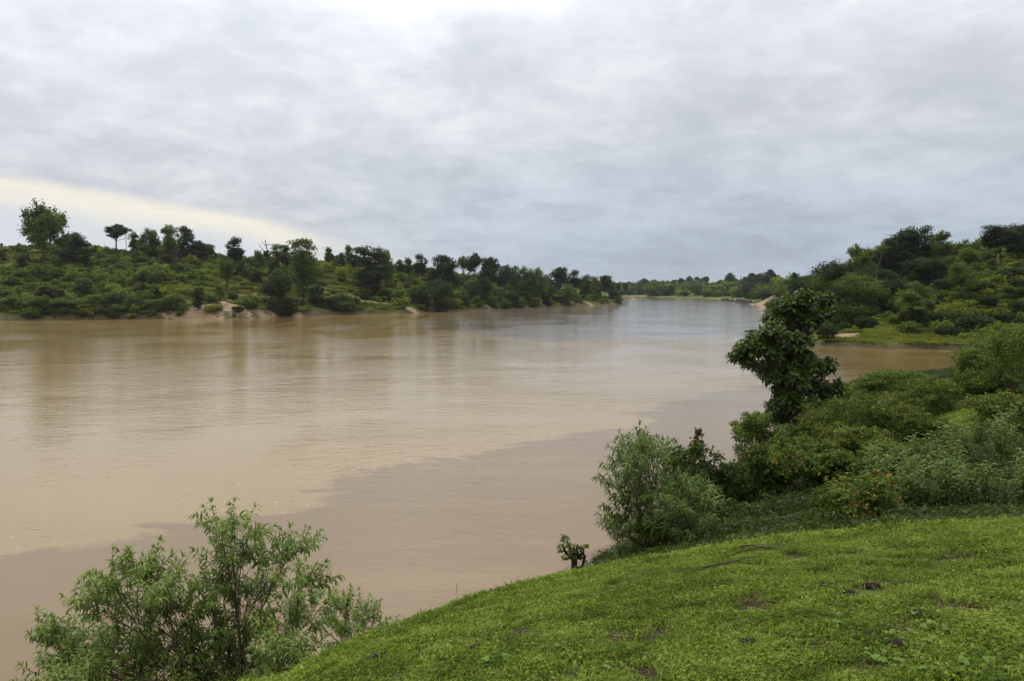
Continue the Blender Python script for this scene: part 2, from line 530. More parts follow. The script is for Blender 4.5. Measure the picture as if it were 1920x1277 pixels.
crestL_px = np.array([-600, 0, 150, 300, 450, 600, 700, 800, 900, 1000, 1100, 1165, 1300])
crestL_y = np.array([465, 474, 475, 481, 487, 494, 503, 514, 525, 534, 543, 550, 551])
crestL_d = np.array([290, 300, 305, 310, 320, 345, 360, 375, 400, 420, 450, 470, 700])
crestL_z = CAM_H + (540 - crestL_y) / F * crestL_d


def h_left(x, y):
    p = np.stack([x, y], 1)
    d = poly_sd(p, polyL)
    d = d + 3.0 * fbm(x * 0.06, y * 0.06, 5, 3)
    px = 960 + F * x / np.maximum(y, 60)
    Hc = np.interp(px, crestL_px, crestL_z)
    Dc = np.interp(px, [0, 600, 900, 1165], [95, 88, 70, 40])
    t = d / Dc
    scarp = 1.3 * sstep(0, 2.5, d)
    prof = np.where(t < 1, np.sin(np.clip(t, 0, 1) * np.pi / 2) ** 0.9 if False else np.clip(t, 0, 1) ** 0.9, 1.0)
    z = scarp + (Hc - 1.3) * prof
    env = sstep(4, 30, d)
    z = z + env * (3.4 * fbm(x * 0.028, y * 0.036, 11, 4) + 1.2 * np.abs(vnoise(x * 0.07, y * 0.05, 23)))
    return np.where(d > 0, z, 0.3 * d), d


def h_right(x, y):
    p = np.stack([x, y], 1)
    d = poly_sd(p, polyR)
    d = d + 1.6 * fbm(x * 0.09, y * 0.09, 31, 3)
    fade = 1 - sstep(230, 480, y)
    H = 3.5 + (2.0 + 13.5 * sstep(62, 150, x) * fade) + 2.0 * (1 - sstep(400, 700, y))
    t = d / (22 + 20 * sstep(300, 800, y))
    scarp = 0.9 * sstep(0, 1.6, d)
    z = scarp + (H - 0.9) * sstep(0.08, 2.1, t)
    z = z + sstep(2, 25, d) * 2.2 * fbm(x * 0.035, y * 0.035, 37, 4)
    z = z + 4.2 * np.clip(blob(x, y, 131, 388, 13, 34), 0, 1) * sstep(0, 8, d)
    return np.where(d > 0, z, 0.3 * d), d


# near bank: a brow that rounds off in front of the camera, then a spur that runs out to the river mouth
_az = np.radians([-180, -90, -40, -17, -9, -2.5, 5.5, 17, 25.6, 33.7, 60, 100, 180])
_S = np.array([.12, .40, .54, .496, .442, .405, .368, .319, .285, .252, .18, .12, .12])
_R = np.array([8, 6, 5.0, 5.2, 6.0, 7.0, 7.8, 8.4, 8.8, 9.2, 12, 14, 14])


def brow(x, y):
    r = np.hypot(x, y); az = np.arctan2(x, y)
    S = np.interp(az, _az, _S); Rr = np.interp(az, _az, _R)
    q = np.interp(az, np.radians([-60, -5, 6, 20, 40]), [0.022, 0.020, 0.016, 0.014, 0.006])
    D = r * S + np.where(r < Rr, 1.6 * (1 - r / Rr) ** 2, q * (r - Rr) ** 2)
    return CAM_H - D - 0.04, Rr, r


_cp = []
for px, py, dep in [(1400, 985, 13), (1400, 920, 19), (1500, 905, 19), (1300, 1005, 14.5), (1200, 1065, 15.5), (1150, 1075, 17), (1750, 945, 12.5), (1880, 855, 17.5),
                    (1800, 775, 25), (1900, 745, 28), (1700, 815, 28), (1600, 800, 34), (1500, 830, 34), (1600, 910, 17), (1650, 860, 22), (1920, 930, 13),
                    (2100, 800, 20), (2300, 700, 30), (2000, 690, 45), (1850, 735, 42), (1700, 745, 46), (1250, 1000, 20)]:
    _cp.append(P(px, py, dep))
for a in range(-60, 61, 8):
    a_ = math.radians(a)
    rr = float(np.interp(a_, _az, _R)) * 1.15
    xx, yy = rr * math.sin(a_), rr * math.cos(a_)
    zz, _, _ = brow(np.array([xx]), np.array([yy]))
    _cp.append((xx, yy, zz[0]))
for s_ in shoreN[2:18]:
    _cp.append((s_[0], s_[1], 0.0))
for q_ in [(40, -20, 9), (70, 10, 9), (90, 50, 7), (20, -30, 8.5), (0, -20, 8), (-15, -15, 5)]:
    _cp.append(q_)
_cp = np.array(_cp, float)


def _tps(r):
    return np.where(r > 1e-9, r * r * np.log(r + 1e-9), 0.0)


_n = len(_cp)
_A = np.zeros((_n + 3, _n + 3))
_A[:_n, :_n] = _tps(np.hypot(_cp[:, None, 0] - _cp[None, :, 0], _cp[:, None, 1] - _cp[None, :, 1])) + np.eye(_n) * 2.0
_A[:_n, _n] = 1; _A[:_n, _n + 1:] = _cp[:, :2]
_A[_n:, :_n] = _A[:_n, _n:].T
_sol = np.linalg.solve(_A, np.concatenate([_cp[:, 2], [0, 0, 0]]))


def h_near(x, y):
    x = np.asarray(x, float); y = np.asarray(y, float)
    zb, Rr, r = brow(x, y)
    zr = np.zeros(len(x))
    for i in range(0, len(x), 20000):
        s = slice(i, i + 20000)
        k = _tps(np.hypot(x[s][:, None] - _cp[None, :, 0], y[s][:, None] - _cp[None, :, 1]))
        zr[s] = k @ _sol[:_n] + _sol[_n] + _sol[_n + 1] * x[s] + _sol[_n + 2] * y[s]
    w = sstep(1.05, 1.9, r / Rr)
    z = zb * (1 - w) + zr * w
    d = poly_sd(np.stack([x, y], 1), polyN)
    z = z + 0.05 * fbm(x * 1.1, y * 1.1, 3, 3) + 0.25 * w * fbm(x * 0.35, y * 0.35, 8, 3)
    z = np.minimum(np.maximum(z, 0.12 + 0.0 * d), np.where(d < 2.0, 0.22 * d, 0.44 + 0.95 * (d - 2.0)))
    return np.where(d > 0, z, 0.3 * d), d


def g1(fn, x, y):
    z, d = fn(np.array([x], float), np.array([y], float))
    return float(z[0])


def grid_terrain(name, fn, x0, x1, y0, y1, step, mat, cut=None, zmin=-1.2, sandfn=None, dz=0.0):
    xs = np.arange(x0, x1 + step * .5, step); ys = np.arange(y0, y1 + step * .5, step)
    X, Y = np.meshgrid(xs, ys)
    x = X.ravel(); y = Y.ravel()
    z, d = fn(x, y)
    z = z + dz
    nx, ny = len(xs), len(ys)
    i = np.arange(nx * ny).reshape(ny, nx)
    q = np.stack([i[:-1, :-1], i[:-1, 1:], i[1:, 1:], i[1:, :-1]], -1).reshape(-1, 4)
    keep = z[q].max(1) > zmin
    if cut:
        cx = x[q].mean(1); cy_ = y[q].mean(1)
        keep &= ~((cx > cut[0]) & (cx < cut[1]) & (cy_ > cut[2]) & (cy_ < cut[3]))
    q = q[keep]
    used = np.unique(q); re = np.full(nx * ny, -1); re[used] = np.arange(len(used))
    soil, sand = sandfn(x, y, z, d)
    me = mesh_np(name, np.stack([x, y, z], 1)[used], re[q], None, {'soil': soil[used], 'sand': sand[used]}, True, [mat])
    o = obj(name, me)
    tag(o, kind='structure')
    return o


def blob(x, y, cx, cy_, rx, ry, rot=0.0):
    c, s = math.cos(rot), math.sin(rot)
    u = (x - cx) * c + (y - cy_) * s; v = -(x - cx) * s + (y - cy_) * c
    return np.clip(1.15 - np.hypot(u / rx, v / ry), 0, 1)


def soil_left(x, y, z, d):
    soil = 1 - sstep(0.5, 4.0, d + 4 * fbm(x * .05, y * .05, 71, 3))
    soil = np.maximum(soil, 0.75 * sstep(0.25, 0.5, fbm(x * 0.03, y * 0.03, 77, 4)) * sstep(60, 20, d))
    sand = np.zeros(len(x))
    for px, py, back, rx, ry in [(425, 592, 5, 11, 4), (365, 592, 4, 8, 3), (465, 590, 4, 9, 3), (335, 598, 1.6, 9, 1.8), (390, 598, 1.5, 10, 2.0), (440, 597, 1.6, 10, 2.0), (490, 595, 1.8, 9, 2.0), (445, 580, 9, 3, 4), (395, 584, 8, 4, 2.5), (418, 575, 12, 2.5, 8), (505, 594, 2.5, 9, 2.2),
                                 (690, 572, 18, 5, 4), (720, 580, 12, 7, 3), (770, 585, 5, 8, 3), (665, 565, 24, 4, 4), (930, 577, 4, 9, 3),
                                 (1012, 565, 14, 4, 6), (1065, 566, 10, 5, 7), (1090, 571, 4, 12, 3.5), (545, 594, 2, 9, 3)]:
        c = W(px, np.interp(px, [0, 400, 760, 1050, 1165], [602, 598, 588, 575, 570]))
        sand = np.maximum(sand, blob(x, y, c[0] * (1 + back / c[1]), c[1] + back, rx, ry))
    sand = np.maximum(sand, blob(x, y, 100, 690, 25, 45))
    return soil, sand


def soil_right(x, y, z, d):
    soil = 1 - sstep(0.4, 2.0, d)
    sand = np.zeros(len(x))
    for px, py, dep, rx, ry in [(1560, 622, 130, 3.5, 9), (1590, 622, 131, 4, 5), (1452, 562, 388, 17, 42), (1435, 575, 385, 14, 34), (1425, 570, 420, 10, 40)]:
        c = P(px, py, dep)
        sand = np.maximum(sand, blob(x, y, c[0], c[1], rx, ry))
    far = sstep(10, 3, d) * sstep(330, 400, y)
    sand = np.maximum(sand, far * (0.42 + 1.2 * fbm(x * 0.02, y * 0.02, 5, 3)))
    return soil, sand


_p = P(1800, 775, 25.5)
STRIP = (_p[0], _p[1], 2.6, 8.5, -0.55)


def soil_near(x, y, z, d):
    r = np.hypot(x, y)
    zb, Rr, _ = brow(x, y)
    soil = sstep(1.2, 1.4, r / Rr) * (0.8 + 0.5 * fbm(x * 0.3, y * 0.3, 41, 3))
    soil = np.maximum(soil, 0.9 * blob(x, y, 16.5, 20, 4.5, 5))
    soil = soil * (1 - np.clip(2 * blob(x, y, *STRIP), 0, 1))
    cl = sstep(0.22, 0.36, fbm(x * 2.3, y * 2.3, 45, 3))
    soil = np.maximum(soil, 0.9 * cl)
    sand = 1 - sstep(0.7, 2.2, d)
    return np.clip(soil, 0, 1), sand


# ground under everything, out to the horizon
me = mesh_np('ground', [(-9000, -3000, -3.0), (9000, -3000, -3.0), (9000, 12000, -3.0), (-9000, 12000, -3.0)], [(0, 1, 2, 3)], None, {'soil': [1] * 4, 'sand': [0] * 4}, False, [M['bank']])
tag(obj('ground', me), kind='structure')
me = mesh_np('plain', [(-9000, 2500, 4.0), (9000, 2500, 4.0), (9000, 12000, 4.0), (-9000, 12000, 4.0)], [(0, 1, 2, 3)], None, {'soil': [0] * 4, 'sand': [0] * 4}, False, [M['bank']])
tag(obj('plain', me), kind='structure')
grid_terrain('opposite_bank', h_left, -420, 150, 195, 860, 2.2, M['bank'], sandfn=soil_left)
grid_terrain('confluence_bank', h_right, 30, 420, 100, 420, 1.5, M['bank'], sandfn=soil_right)
grid_terrain('upstream_bank', h_right, -1200, 1600, 410, 2580, 12.0, M['bank'], sandfn=soil_right, dz=-0.15)
grid_terrain('near_bank', h_near, -30, 120, -30, 96, 0.5, M['near_ground'], cut=(-6.5, 11.5, 0.5, 13.5), sandfn=soil_near, dz=-0.02)
grid_terrain('meadow_ground', h_near, -7, 12, 0, 14, 0.1, M['near_ground'], sandfn=soil_near)

# water: one sheet; 'front' is the distance to the line where the tan river meets the brown one
front = [W(*p) for p in [(-900, 1120), (-300, 1075), (0, 1053), (120, 1048), (215, 1028), (330, 985), (470, 962), (575, 930), (600, 900), (640, 878), (760, 862),
                         (860, 856), (950, 830), (1060, 806), (1180, 800), (1215, 775), (1330, 738), (1420, 722), (1462, 690), (1485, 660), (1505, 643), (1520, 646)]]
gx = np.unique(np.concatenate([np.arange(-1500, -60, 40), np.arange(-60, 100, 1.6), np.arange(100, 1500, 40)]))
gy = np.unique(np.concatenate([np.arange(-400, 0, 40), np.arange(0, 130, 1.6), np.arange(130, 400, 8), np.arange(400, 1400, 40)]))
X, Y = np.meshgrid(gx, gy)
pts = np.stack([X.ravel(), Y.ravel()], 1)
fd = line_dist(pts, front)
l2 = [W(*p) for p in [(300, 610), (700, 618), (900, 634), (1010, 642), (1100, 640), (1200, 636), (1300, 634.5), (1440, 636), (1600, 640)]]
c2 = line_dist(pts, l2)
clear = 0.9 * sstep(-14, 20, c2) * sstep(-60, 20, pts[:, 0])
i = np.arange(len(pts)).reshape(len(gy), len(gx))
q = np.stack([i[:-1, :-1], i[:-1, 1:], i[1:, 1:], i[1:, :-1]], -1).reshape(-1, 4)
me = mesh_np('river_water', np.column_stack([pts, np.zeros(len(pts))]), q, None, {'front': fd, 'clear': clear, 'ruffle': 1 - 0.8 * sstep(44, 52, pts[:, 0]) * sstep(140, 120, pts[:, 1])}, True, [M['water']])
tag(obj('river_water', me), kind='structure')

# ------------------------------------------------------------------ foliage builders
def leaf_quads(mb, c, nrm, size, aspect, rng, tint):
    n = len(c)
    r = rng.normal(size=(n, 3))
    t = np.cross(nrm, r); t /= np.linalg.norm(t, axis=1)[:, None] + 1e-9
    b = np.cross(nrm, t)
    s = np.asarray(size)[:, None] * 0.5
    w = s * aspect
    fold = nrm * s * 0.25
    v = np.stack([c - t * s, c + b * w - fold, c + t * s, c - b * w - fold], 1).reshape(-1, 3)
    q = np.arange(n * 4).reshape(n, 4)
    mb.add(v, q, None, np.repeat(tint, 4))


def crown_leaves(mb, lobes, n, leaf, rng, subs=18, spread=0.22, flat=0.8, aspect=0.62, up=0.5, tsp=0.25):
    lobes = np.asarray(lobes, float)
    area = lobes[:, 3] * lobes[:, 5]
    cnt = np.maximum((area / area.sum() * n).astype(int), 20)
    for L, k in zip(lobes, cnt):
        c0, rad = L[:3], L[3:6]
        m = subs
        d = rng.normal(size=(m, 3)); d /= np.linalg.norm(d, axis=1)[:, None]
        rr = 1.0 - 0.55 * rng.random(m) ** 1.6
        sc = c0 + d * rad * rr[:, None]
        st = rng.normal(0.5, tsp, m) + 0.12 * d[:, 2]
        wts = rng.random(m) + 0.35; wts /= wts.sum()
        which = rng.choice(m, k, p=wts)
        off = rng.normal(size=(k, 3)) * rad * spread * np.array([1, 1, flat])
        pos = sc[which] + off
        nr = rng.normal(size=(k, 3)) * 0.75 + (pos - c0) / rad * 0.6 + np.array([0, 0, up])
        nr /= np.linalg.norm(nr, axis=1)[:, None] + 1e-9
        sz = leaf * rng.uniform(0.65, 1.35, k)
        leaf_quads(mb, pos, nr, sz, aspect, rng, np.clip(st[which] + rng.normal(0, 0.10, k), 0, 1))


def limb_path(a, b, rng, bend=0.12, n=5):
    a = np.asarray(a, float); b = np.asarray(b, float)
    t = np.linspace(0, 1, n)[:, None]
    L = np.linalg.norm(b - a)
    p = a + (b - a) * t
    k = rng.normal(size=3) * L * bend
    p = p + np.sin(t * np.pi) * k
    p[:, 2] += (t[:, 0] * (1 - t[:, 0])) * -0.15 * L
    return p


def trunk_mesh(mb, H, top, lobes, r0, rng, lean=(0, 0), limbs=True, fork=0.45):
    n = 7
    t = np.linspace(0, 1, n)
    path = np.stack([lean[0] * t ** 1.5 * H + 0.02 * H * np.sin(t * 5 + rng.random() * 6), lean[1] * t ** 1.5 * H + 0.02 * H * np.cos(t * 4 + rng.random() * 6), t * top * H - 0.03 * H], 1)
    path[0, :2] *= 0
    rad = r0 * (1 - 0.72 * t); rad[0] *= 1.5
    mb.tube(path, rad, 7)
    if limbs:
        for L in lobes:
            zf = np.clip((L[2] / H - 0.25) / top, fork, 0.97)
            i = zf * (n - 1); i0 = int(i); f = i - i0
            a = path[i0] * (1 - f) + path[min(i0 + 1, n - 1)] * f
            p = limb_path(a, L[:3], rng)
            mb.tube(p, np.linspace(r0 * 0.40, r0 * 0.10, len(p)), 5)
    return path


def lobes_of(kind, H, rng):
    U = rng.uniform
    out = []
    if kind == 'round':
        out.append((0, 0, .68, .20, .20, .18))
        for k in range(8):
            a = k / 8 * 6.283 * 2 + U(-.4, .4); z = .48 + .42 * k / 7 + U(-.04, .04); r = U(.16, .24) * (1.75 - 1.35 * z)
            out.append((r * math.cos(a), r * math.sin(a), z, U(.10, .16), U(.10, .16), U(.10, .16)))
        out.append((U(-.04, .04), 0, .88, .11, .11, .12))
    elif kind == 'umbrella':
        for k in range(7):
            a = k / 7 * 6.283 + U(-.3, .3); r = U(.05, .13)
            out.append((r * math.cos(a), r * math.sin(a), U(.70, .88), U(.07, .11), U(.07, .11), U(.07, .11)))
        out.append((0, 0, .90, .09, .09, .09))
    elif kind == 'column':
        for k in range(8):
            z = .16 + k * .105
            w = .13 + .05 * math.sin((z - .1) * 3.0)
            out.append((U(-.04, .04), U(-.04, .04), min(z, .92), w * U(.8, 1.15), w * U(.8, 1.15), .09))
    elif kind == 'open':
        for k in range(9):
            a = U(0, 6.283); z = U(.45, .95); r = U(.03, .20) * (1.3 - z * .7)
            s = U(.07, .12)
            out.append((r * math.cos(a), r * math.sin(a), z - s * .6, s, s, s * U(1.0, 1.35)))
        out.append((0, 0, .6, .12, .12, .14))
    elif kind == 'dense':
        for k in range(10):
            a = k / 10 * 6.283 * 2 + U(-.3, .3); z = U(.15, .80); r = U(.10, .26) * (1.1 - .5 * z)
            s = U(.13, .20)
            out.append((r * math.cos(a), r * math.sin(a), z, s, s, s * 1.0))
        out.append((0, 0, .84, .15, .15, .14))
    elif kind == 'layered':
        for k in range(11):
            a = U(0, 6.283); z = U(.42, .92); r = U(.10, .38) * (1.15 - .75 * abs(z - .6))
            s = U(.12, .18)
            out.append((r * math.cos(a), r * math.sin(a), z, s, s, s * .6))
    elif kind == 'slim':
        for k in range(7):
            z = U(.40, .95); r = U(.02, .12); a = U(0, 6.283); s = U(.06, .11)
            out.append((r * math.cos(a), r * math.sin(a), z - .04, s, s, s * .9))
    return [tuple(v * H for v in L) for L in out]


def tree_proto(kind, seed, mat, H=14.0, n=3600, leaf=0.5, bark='bark'):
    rng = np.random.default_rng(seed)
    lobes = lobes_of(kind, H, rng)
    tb = MB()
    top = {'umbrella': .86, 'column': .8, 'slim': .9, 'dense': .6, 'open': .78, 'round': .66, 'layered': .62}[kind]
    trunk_mesh(tb, H, top, lobes, H * 0.019, rng, (rng.uniform(-.04, .04), rng.uniform(-.04, .04)), fork=.3)
    cb = MB()
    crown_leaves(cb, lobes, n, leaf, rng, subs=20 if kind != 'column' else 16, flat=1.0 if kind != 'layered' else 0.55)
    return (tb.data('trunk', M[bark], True), cb.data('crown', M[mat]), H)


def place_tree(proto, name, x, y, z, h, rng, wide=1.0, label=None, group=None, cat='tree', rot=None):
    tr, cr, H = proto
    s = h / H
    e = obj(name, None, None, (x, y, z), (0, 0, rng.uniform(0, 6.283) if rot is None else rot), (s * wide, s * wide, s))
    e.empty_display_size = 0.5
    tag(e, label, cat, group)
    if tr is not None:
        obj('trunk', tr, e)
    if cr is not None:
        obj('crown', cr, e)
    return e


PR = {}
for kind, seed, mat, n, leaf in [
        ('round', 1, 'far_leaf', 5200, .52), ('round', 2, 'far_dark', 4200, .55), ('umbrella', 3, 'far_dark', 2200, .48), ('umbrella', 4, 'far_leaf', 2200, .46),
        ('column', 5, 'far_leaf', 3800, .42), ('column', 6, 'far_dark', 3800, .45), ('open', 7, 'far_leaf', 3000, .48), ('open', 8, 'far_dark', 3000, .48),
        ('open', 9, 'far_lite', 2600, .46), ('dense', 10, 'far_dark', 4600, .55), ('dense', 11, 'far_leaf', 4600, .52), ('dense', 12, 'far_lite', 4200, .5),
        ('layered', 13, 'far_leaf', 5200, .42), ('slim', 14, 'far_leaf', 1700, .45), ('slim', 15, 'far_dark', 1700, .45),
        ('dense', 16, 'wood_leaf', 2600, .75), ('round', 17, 'wood_leaf', 2600, .75), ('open', 18, 'wood_leaf', 2200, .75)]:
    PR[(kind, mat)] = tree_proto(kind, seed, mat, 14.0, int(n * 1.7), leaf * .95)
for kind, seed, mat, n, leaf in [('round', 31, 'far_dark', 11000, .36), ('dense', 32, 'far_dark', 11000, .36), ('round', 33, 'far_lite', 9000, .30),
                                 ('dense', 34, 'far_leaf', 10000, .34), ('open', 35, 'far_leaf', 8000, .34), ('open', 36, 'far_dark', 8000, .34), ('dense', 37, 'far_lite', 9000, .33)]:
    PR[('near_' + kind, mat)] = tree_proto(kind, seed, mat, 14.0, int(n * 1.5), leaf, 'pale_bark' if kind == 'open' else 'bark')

rngT = np.random.default_rng(77)

# ---- trees of the opposite bank: (px, depth, top py, kind, material, width factor, name, label)
LT = [
    (80, 268, 384, 'round', 'far_leaf', 0.86, 'tall tree with a broad rounded crown, the highest on the far left bank'),
    (136, 285, 434, 'dense', 'far_dark', 1.1, 'dark bushy tree just right of the highest tree on the left bank'),
    (220, 300, 420, 'umbrella', 'far_dark', 1.4, 'flat topped tree on a bare pale trunk against the yellow sky'),
    (250, 312, 436, 'open', 'far_leaf', 0.8, 'small thin tree just right of the flat topped tree'),
    (268, 318, 440, 'dense', 'far_leaf', 0.9, 'low bushy tree between two skyline trees on the left bank'),
    (287, 300, 423, 'open', 'far_lite', 1.0, 'light green open tree left of its twin on the left skyline'),
    (316, 300, 422, 'open', 'far_leaf', 1.0, 'ragged open tree right of its lighter twin on the left skyline'),
    (346, 310, 421, 'column', 'far_dark', 1.0, 'dark narrow club shaped tree on the left skyline'),
    (372, 315, 450, 'dense', 'far_dark', 1.3, 'low dark tree at the foot of the club shaped tree'),
    (395, 330, 458, 'open', 'far_leaf', 1.0, 'small skyline tree left of the dark two peaked tree'),
    (437, 285, 443, 'open', 'far_dark', 1.0, 'dark two peaked tree above a small bright green tree'),
    (424, 262, 478, 'open', 'far_lite', 0.8, 'small bright yellow green tree below the dark two peaked tree'),
    (518, 300, 456, 'column', 'far_leaf', 0.9, 'leafy tree right next to the bare dead tree'),
    (537, 298, 459, 'open', 'far_dark', 0.9, 'dark tree between the dead tree and the vine clad column tree'),
    (567, 272, 445, 'column', 'far_leaf', 1.15, 'tall column shaped tree clad in vines on the left bank'),
    (523, 246, 503, 'dense', 'far_dark', 0.85, 'dark dense tree at the water beside the sandy slip'),
    (484, 315, 468, 'dense', 'far_leaf', 0.9, 'small round tree left of the bare dead tree'),
    (618, 345, 464, 'open', 'far_leaf', 0.9, 'leftmost of three small skyline trees right of the column tree'),
    (638, 350, 470, 'open', 'far_lite', 0.8, 'middle one of three small skyline trees right of the column tree'),
    (655, 348, 460, 'open', 'far_leaf', 0.8, 'rightmost of three small skyline trees right of the column tree'),
    (692, 292, 459, 'column', 'far_dark', 1.6, 'big dark tree forming the left half of a close pair mid bank'),
    (724, 298, 458, 'open', 'far_lite', 0.9, 'bright green tree forming the right half of a close pair mid bank'),
    (750, 340, 480, 'slim', 'far_dark', 1.0, 'slim tree just right of the close pair on the bank'),
    (768, 345, 484, 'open', 'far_leaf', 1.0, 'small skyline tree second to the right of the close pair'),
    (790, 340, 475, 'open', 'far_dark', 0.95, 'dark skyline tree midway between the close pair and the umbrella trees'),
    (833, 312, 480, 'round', 'far_dark', 0.9, 'dark round tree left of the two umbrella trees'),
    (826, 296, 522, 'dense', 'far_dark', 0.9, 'dark tree low on the bank under the dark round tree'),
    (868, 345, 480, 'umbrella', 'far_leaf', 0.7, 'thinner and lower one of the two umbrella trees'),
    (889, 335, 474, 'umbrella', 'far_dark', 0.8, 'taller one of two umbrella trees with a bare trunk'),
    (905, 335, 518, 'dense', 'far_dark', 0.95, 'nearly black bushy tree at the water below the umbrella trees'),
    (888, 330, 528, 'dense', 'far_dark', 0.9, 'dark bushy tree left of the nearly black one at the water'),
    (920, 365, 484, 'round', 'far_dark', 0.9, 'dark tree right of the taller umbrella tree'),
    (945, 370, 489, 'slim', 'far_dark', 1.1, 'pointed dark tree on the right descending skyline'),
    (961, 378, 491, 'open', 'far_lite', 1.0, 'light green tree where the left skyline begins to descend'),
    (985, 375, 499, 'dense', 'far_leaf', 1.0, 'green dome shaped tree left of two dark ones on the descending skyline'),
    (1005, 372, 501, 'dense', 'far_leaf', 1.0, 'green dome shaped tree in the middle of the descending skyline'),
    (960, 345, 543, 'dense', 'far_dark', 1.1, 'dark bushy tree overhanging the water mid descending bank'),
    (1048, 400, 502, 'round', 'far_dark', 1.0, 'left one of two dark crowns standing above the descending skyline'),
    (1075, 405, 505, 'open', 'far_dark', 1.0, 'right one of two dark crowns standing above the descending skyline'),
    (1022, 385, 514, 'dense', 'far_leaf', 1.1, 'green bushy tree left of the two dark crowns'),
    (1098, 425, 514, 'dense', 'far_leaf', 1.1, 'bushy tree right of the two dark crowns'),
    (1115, 440, 517, 'dense', 'far_leaf', 1.0, 'bushy tree second from the tip of the left bank skyline'),
    (1136, 450, 517, 'round', 'far_dark', 0.9, 'dark tree at the tip of the left bank skyline'),
    (1150, 445, 543, 'dense', 'far_dark', 1.1, 'low dark tree at the water on the tip of the left bank'),
    (1065, 385, 532, 'dense', 'far_leaf', 1.2, 'green bushy tree halfway up the descending bank under the dark crowns'),
    (210, 226, 548, 'dense', 'far_dark', 1.3, 'dark bushy tree at the water below the flat topped tree'),
    (295, 228, 560, 'dense', 'far_leaf', 1.4, 'bushy tree at the water left of the sandy slip'),
    (155, 236, 520, 'dense', 'far_leaf', 1.2, 'bushy tree halfway down the bank below the highest tree'),
    (30, 228, 545, 'dense', 'far_leaf', 1.3, 'bushy tree at the water at the left edge of the photo'),
    (775, 292, 535, 'dense', 'far_leaf', 1.0, 'small bushy tree on the bank below and right of the close pair'),
    (722, 288, 540, 'dense', 'far_dark', 0.9, 'small dark bushy tree below the close pair'),
]
for px, dep, ty, kind, mat, wide, label in LT:
    p = P(px, ty, dep)
    z = g1(h_left, p[0], p[1])
    h = max(p[2] - z, 3.0)
    place_tree(PR[(kind, mat)], 'bank_tree', p[0], p[1], z - 0.1, h, rngT, wide * 1.22 * min(1.4, max(.75, 13.0 / h) ** .3), label, 'trees on the opposite left bank')

# smaller trees of the crest and of the slope
rngS = np.random.default_rng(2024)
kinds = [('open', 'far_leaf'), ('open', 'far_dark'), ('dense', 'far_dark'), ('dense', 'far_leaf'), ('round', 'far_dark'), ('slim', 'far_leaf'), ('slim', 'far_dark'), ('open', 'far_lite'), ('column', 'far_dark')]


def where(px):
    return ['near the highest tree', 'near the club shaped tree', 'near the bare dead tree', 'near the close pair', 'near the umbrella trees', 'near the river bend'][int(np.searchsorted([170, 400, 560, 790, 940], px))]


for k in range(38):
    px = 150 + 1000 * (k + rngS.uniform(0, 1)) / 38
    cyp = float(np.interp(px, crestL_px, crestL_y)); dep = float(np.interp(px, crestL_px, crestL_d)) + rngS.uniform(-12, 45)
    p = P(px, cyp - rngS.uniform(6, 24), dep); z = g1(h_left, p[0], p[1]); h = float(np.clip(p[2] - z, 3.5, 14))
    place_tree(PR[kinds[rngS.integers(9)]], 'crest_tree', p[0], p[1], z - .1, h, rngS, rngS.uniform(.95, 1.4), 'small tree in the row along the left bank skyline ' + where(px), 'small trees on the left bank crest')
for k in range(34):
    px = 10 + 1110 * (k + rngS.uniform(0, 1)) / 34
    sd = float(np.interp(px, [0, 400, 760, 900, 1050, 1165], [212, 228, 276, 325, 378, 440]))
    dep = sd + rngS.choice([rngS.uniform(3, 10), rngS.uniform(12, 70)])
    p = P(px, 600, dep); z = g1(h_left, p[0], p[1])
    place_tree(PR[kinds[rngS.integers(9)]], 'slope_tree', p[0], p[1], z - .1, rngS.uniform(3.5, 7.5), rngS, rngS.uniform(1.1, 1.6), 'small tree half way down the left bank slope ' + where(px), 'small trees on the left bank slope')

# big overhanging bushes along the cut bank
for k, px in enumerate(list(range(4, 330, 17)) + list(range(545, 660, 26)) + list(range(795, 1160, 26))):
    px = px + rngS.uniform(-6, 6)
    sd = float(np.interp(px, [0, 130, 250, 400, 525, 640, 760, 830, 900, 1050, 1165], [213, 216, 222, 228, 250, 258, 276, 306, 321, 377, 440]))
    c = P(px, 600, sd + rngS.uniform(2.0, 5.0)); zc = g1(h_left, c[0], c[1])
    pk = kinds[[3, 8, 3, 2, 8][rngS.integers(5)]]
    place_tree(PR[pk if pk[0] == 'dense' else ('dense', 'far_lite')], 'overhanging_bush', c[0], c[1], zc - .9, rngS.uniform(3.2, 6.0), rngS, rngS.uniform(1.3, 2.1), 'leafy bush overhanging the cut earth of the left bank ' + where(px), 'bushes along the cut bank', 'bush')

# bare dead tree and the bare pole beside the flat topped tree
def dead_tree(px, dep, ty, label, seed, branches, thick, name):
    rng = np.random.default_rng(seed)
    p = P(px, ty, dep); z = g1(h_left, p[0], p[1]); H = p[2] - z
    tb = MB()
    t = np.linspace(0, 1, 7)
    path = np.stack([0.05 * H * np.sin(t * 4), 0 * t, t * H], 1)
    tb.tube(path, thick * (1 - .6 * t), 6)
    e = obj(name, None, None, (p[0], p[1], z - .1))
    tag(e, label, 'tree')
    obj('trunk', tb.data('trunk', M['dark_wood'], True), e)
    for f, dx, dz in branches:
        k = f * 6; i0 = int(min(k, 5)); a = path[i0] * (1 - (k - i0)) + path[i0 + 1] * (k - i0)
        bb = MB(); b = a + np.array([dx * H, rng.uniform(-.1, .1) * H, dz * H])
        pp = limb_path(a, b, rng, 0.15)
        bb.tube(pp, np.linspace(thick * .55, thick * .2, 5), 5)
        obj('branch', bb.data('branch', M['dark_wood'], True), e)


